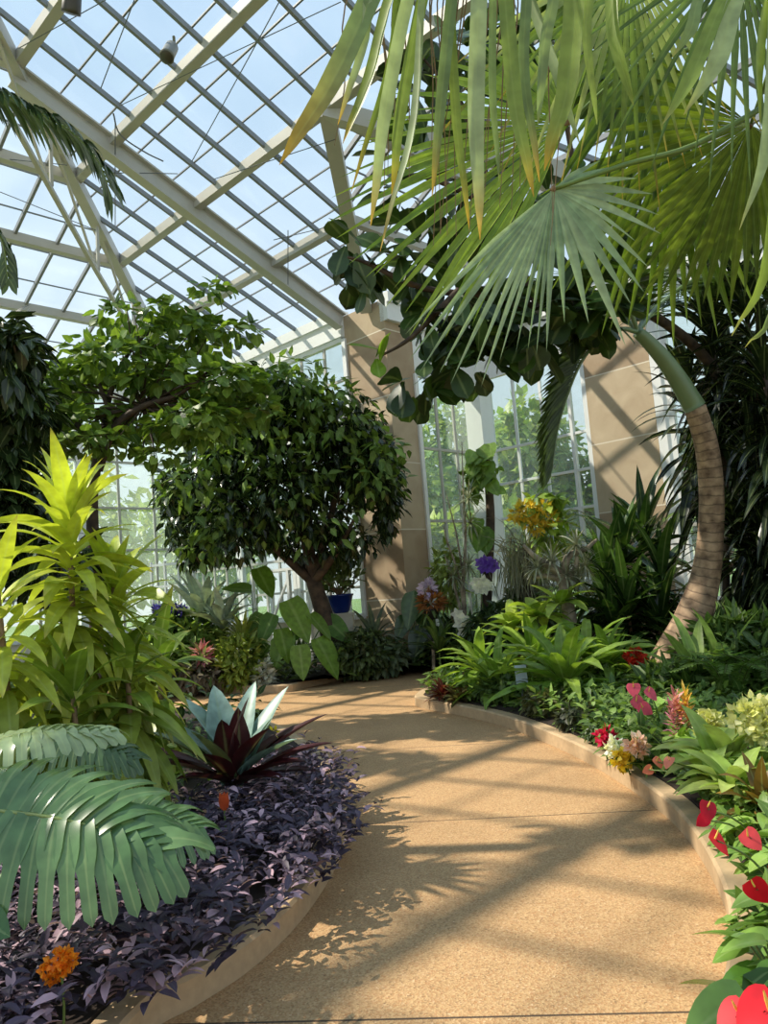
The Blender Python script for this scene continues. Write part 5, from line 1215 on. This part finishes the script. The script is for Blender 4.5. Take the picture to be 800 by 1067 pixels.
# pale leaf plants
for x, y, D, n, L, W, lab in ((722, 800, dh(722, 800, .36), 20, 62, 24, 'pale lime broad-leaved plant in the middle of the flower bed'), (756, 826, dh(756, 826, .34), 18, 62, 22, 'pale lime broad-leaved plant above the crimson anthurium'), (702, 822, dh(702, 822, .3), 12, 44, 18, 'small pale lime plant leaning over the kerb'), (762, 794, dh(762, 794, .36), 16, 60, 22, 'pale lime plant below the cream flower heads')):
    shift_in(rosette_plant('aglaonema', lab, 'plant', x, y, D, n, L, W, 'pale lime plants of the flower bed', prof=p_ovate, el=(5, 72), droop=.7, col=lin(142, 172, 74), col2=lin(200, 214, 126), fold=.22, nseg=8)[0])
rosette_plant('croton', 'bronze-brown leaved plant at the right edge behind the coral anthurium', 'plant', 796, 846, dh(796, 846, .3), 18, 56, 14, prof=p_lance, el=(20, 80), col=lin(110, 84, 40), col2=lin(150, 120, 56), droop=.7)
# small leafy fillers between them
for x, y, h, c1, c2, lab in ((655, 765, .22, lin(70, 104, 46), lin(126, 156, 74), 'fine leafy filler between the crimson and the pink flowers'), (690, 770, .25, lin(96, 128, 56), lin(150, 176, 90), 'light leafy filler under the spiked bromeliad'), (720, 770, .28, lin(60, 92, 44), lin(110, 142, 66), 'green leafy filler beneath the small cream head'), (766, 870, .22, lin(76, 112, 48), lin(134, 164, 80), 'green filler between the crimson and coral anthurium blooms'), (790, 980, .2, lin(70, 106, 44), lin(130, 160, 74), 'green filler at the right edge below the small scarlet bloom'), (640, 745, .25, lin(84, 116, 56), lin(140, 168, 88), 'leafy filler right of the largest strap bromeliad'), (690, 715, .3, lin(80, 112, 50), lin(140, 166, 84), 'leafy filler in front of the palm base'), (775, 775, .3, lin(90, 124, 56), lin(150, 176, 92), 'leafy filler under the large cream head'), (798, 820, .3, lin(70, 104, 46), lin(124, 152, 70), 'leafy filler at the right edge over the bronze plant')):
    Dq = dh(x, y, h); shift_in(bush('bedding_plant', lab, 'plant', x, y, Dq, .26 / Dq * F, .12 / Dq * F, 300, .085 / Dq * F, .045 / Dq * F, c1, c2)[0])
# cream flower heads
for x, y, D, rp, lab in ((738, 756, dh(738, 756, .5), 16, 'small cream-green flower head above the pale lime plant'), (786, 752, dh(786, 752, .62), 27, 'large cream-green flower head at the right edge')):
    c = at(x, y, D); root = under(x, 820, D); t = Thing('hydrangea', lab, 'flower', root)
    t.part('stem', stemtube([root - Z * .02, (root + c) / 2, c], .012, .008), 'stem')
    mb = MB(); rosette(mb, (root + c) / 2, 12, .24, .11, prof=p_ovate, el=(0, 50), col=LG, col2=LG2); t.part('foliage', mb, 'leaf')
    for _ in range(6):
        mb = MB(); ball_flowers(mb, c + sph(1)[0] * px(rp * .5, D), px(rp * .55, D), 60, .05, .045, lin(212, 212, 130), lin(236, 232, 180)); t.part('flower', mb, 'petal')
# spiked bromeliad, red ginger
D = dh(709, 752, .45); c = at(709, 752, D); root = under(709, 790, D); t = Thing('spiked_bromeliad', 'bromeliad with a pink and yellow feathery spike behind the pale lime plants', 'plant', root)
mb = MB(); rosette(mb, V(root[0], root[1], SOIL + .12), 20, .36, .05, el=(10, 70), col=LG, col2=lin(120, 140, 70)); t.part('foliage', mb, 'leaf')
t.part('stem', stemtube([root - Z * .02, (root + c) / 2, c], .012, .01), 'stem')
for dx_, dy_, c1, c2 in ((-5, -8, lin(190, 110, 120), lin(226, 160, 160)), (6, -10, lin(226, 176, 60), lin(240, 206, 110)), (0, 4, lin(206, 120, 110), lin(230, 160, 130)), (-8, 6, lin(150, 90, 110), lin(196, 130, 150)), (8, 4, lin(214, 150, 80), lin(236, 190, 120))):
    mb = MB(); cc = at(709 + dx_, 748 + dy_, D); cane(mb, [cc - Z * .1, cc + Z * .1], 34, .09, .018, el=(10, 75), droop=.1, col=c1, col2=c2, t0=0); t.part('flower_spike', mb, 'petal')
D = 8.9; c = at(661, 684, D); root = under(661, 712, D); t = Thing('ginger', 'red cone flower beside the base of the curved palm', 'flower', root)
t.part('stem', stemtube([root - Z * .02, (root + c) / 2, c], .014, .012), 'stem')
mb = MB(); ball_flowers(mb, c, px(8, D), 90, .09, .06, lin(206, 40, 34), lin(226, 80, 56), squash=.7); t.part('flower', mb, 'petal')
mb = MB(); rosette(mb, (root + c) / 2, 14, .45, .09, prof=p_lance, el=(5, 60), col=LG, col2=LG2); t.part('foliage', mb, 'leaf')
for x, y, D, c1, c2, nm, lab in ((640, 779, dh(640, 779, .26), lin(240, 240, 226), lin(250, 248, 236), 'white_flower', 'white flower cluster at the kerb beside the yellow one'), (648, 790, dh(648, 790, .24), lin(226, 190, 40), lin(240, 216, 80), 'yellow_flower', 'yellow flower cluster just over the kerb'), (632, 768, dh(632, 768, .3), lin(180, 20, 60), lin(214, 50, 90), 'crimson_flower', 'crimson flower cluster behind the white one'), (664, 776, dh(664, 776, .34), lin(236, 190, 170), lin(244, 220, 200), 'blush_flower', 'blush pink flower cluster right of the white one'), (771, 785, dh(771, 785, .3), lin(150, 90, 120), lin(186, 130, 150), 'mauve_flower', 'mauve flower tuft below the large cream head')):
    c = at(x, y, D); root = V(c[0] + .06, c[1] + .06, SOIL); t = Thing(nm, lab, 'flower', root)
    mb = MB(); rosette(mb, root + Z * .06, 22, .16, .05, prof=p_ovate, el=(5, 70), col=lin(70, 100, 44), col2=lin(110, 140, 66)); t.part('foliage', mb, 'leaf')
    t.part('stem', stemtube([root - Z * .02, (root + c) / 2, c], .007, .006), 'stem')
    for dx_, dy_ in ((-5, 0), (5, 1), (0, -4), (1, 5)):
        mb = MB(); ball_flowers(mb, at(x + dx_, y + dy_, D), px(5, D), 26, .05, .04, c1, c2); t.part('flower', mb, 'petal')
# upright straps and ferns at the back of the flower bed
for x, y, D, n, lab in ((728, 716, dh(728, 716, .25), 9, 'upright light strap leaves right of the palm base'), (752, 712, dh(752, 712, .25), 8, 'taller arching strap leaves beside the fern')):
    rosette_plant('strap_leaf_plant', lab, 'plant', x, y, D, n, 74, 14, el=(35, 88), droop=.6, col=lin(120, 152, 66), col2=lin(160, 184, 100), stem=False)
for x, y, D, lab in ((765, 735, dh(765, 735, .15), 'green fern behind the large cream flower head'), (805, 730, dh(805, 730, .15), 'green fern cut by the right edge')):
    root = under(x, y, D); t = Thing('fern', lab, 'fern', root)
    for k in range(13):
        a = k * 2.4; e = root + V(math.cos(a) * .6, math.sin(a) * .6, .28 + .3 * rng.random()); mid_ = root + V(math.cos(a) * .25, math.sin(a) * .25, .42)
        rc = spline([root, mid_, e], 7); mb = MB(); pinnate(mb, rc, 24, .11, .026, lin(64, 96, 38), lin(104, 136, 56), droop=.3, t0=.15, ang=75); tube(mb, rc, .005, 5, lin(90, 100, 50)); t.part('frond', mb, 'leaf')
for x, y, D, lab in ((770, 665, 8.6, 'dark leafy shrub low behind the palm trunk'), (748, 690, 9.2, 'dark leafy shrub at the right foot of the palm'), (800, 690, 8.0, 'dark leafy shrub at the right edge above the ferns'), (700, 720, 8.0, 'green leafy shrub between the red ginger and the palm base')):
    bush('shrub', lab, 'shrub', x, y, D, 40, 18, 460, 24, 8, lin(52, 76, 34), lin(92, 120, 54), down=-.1)
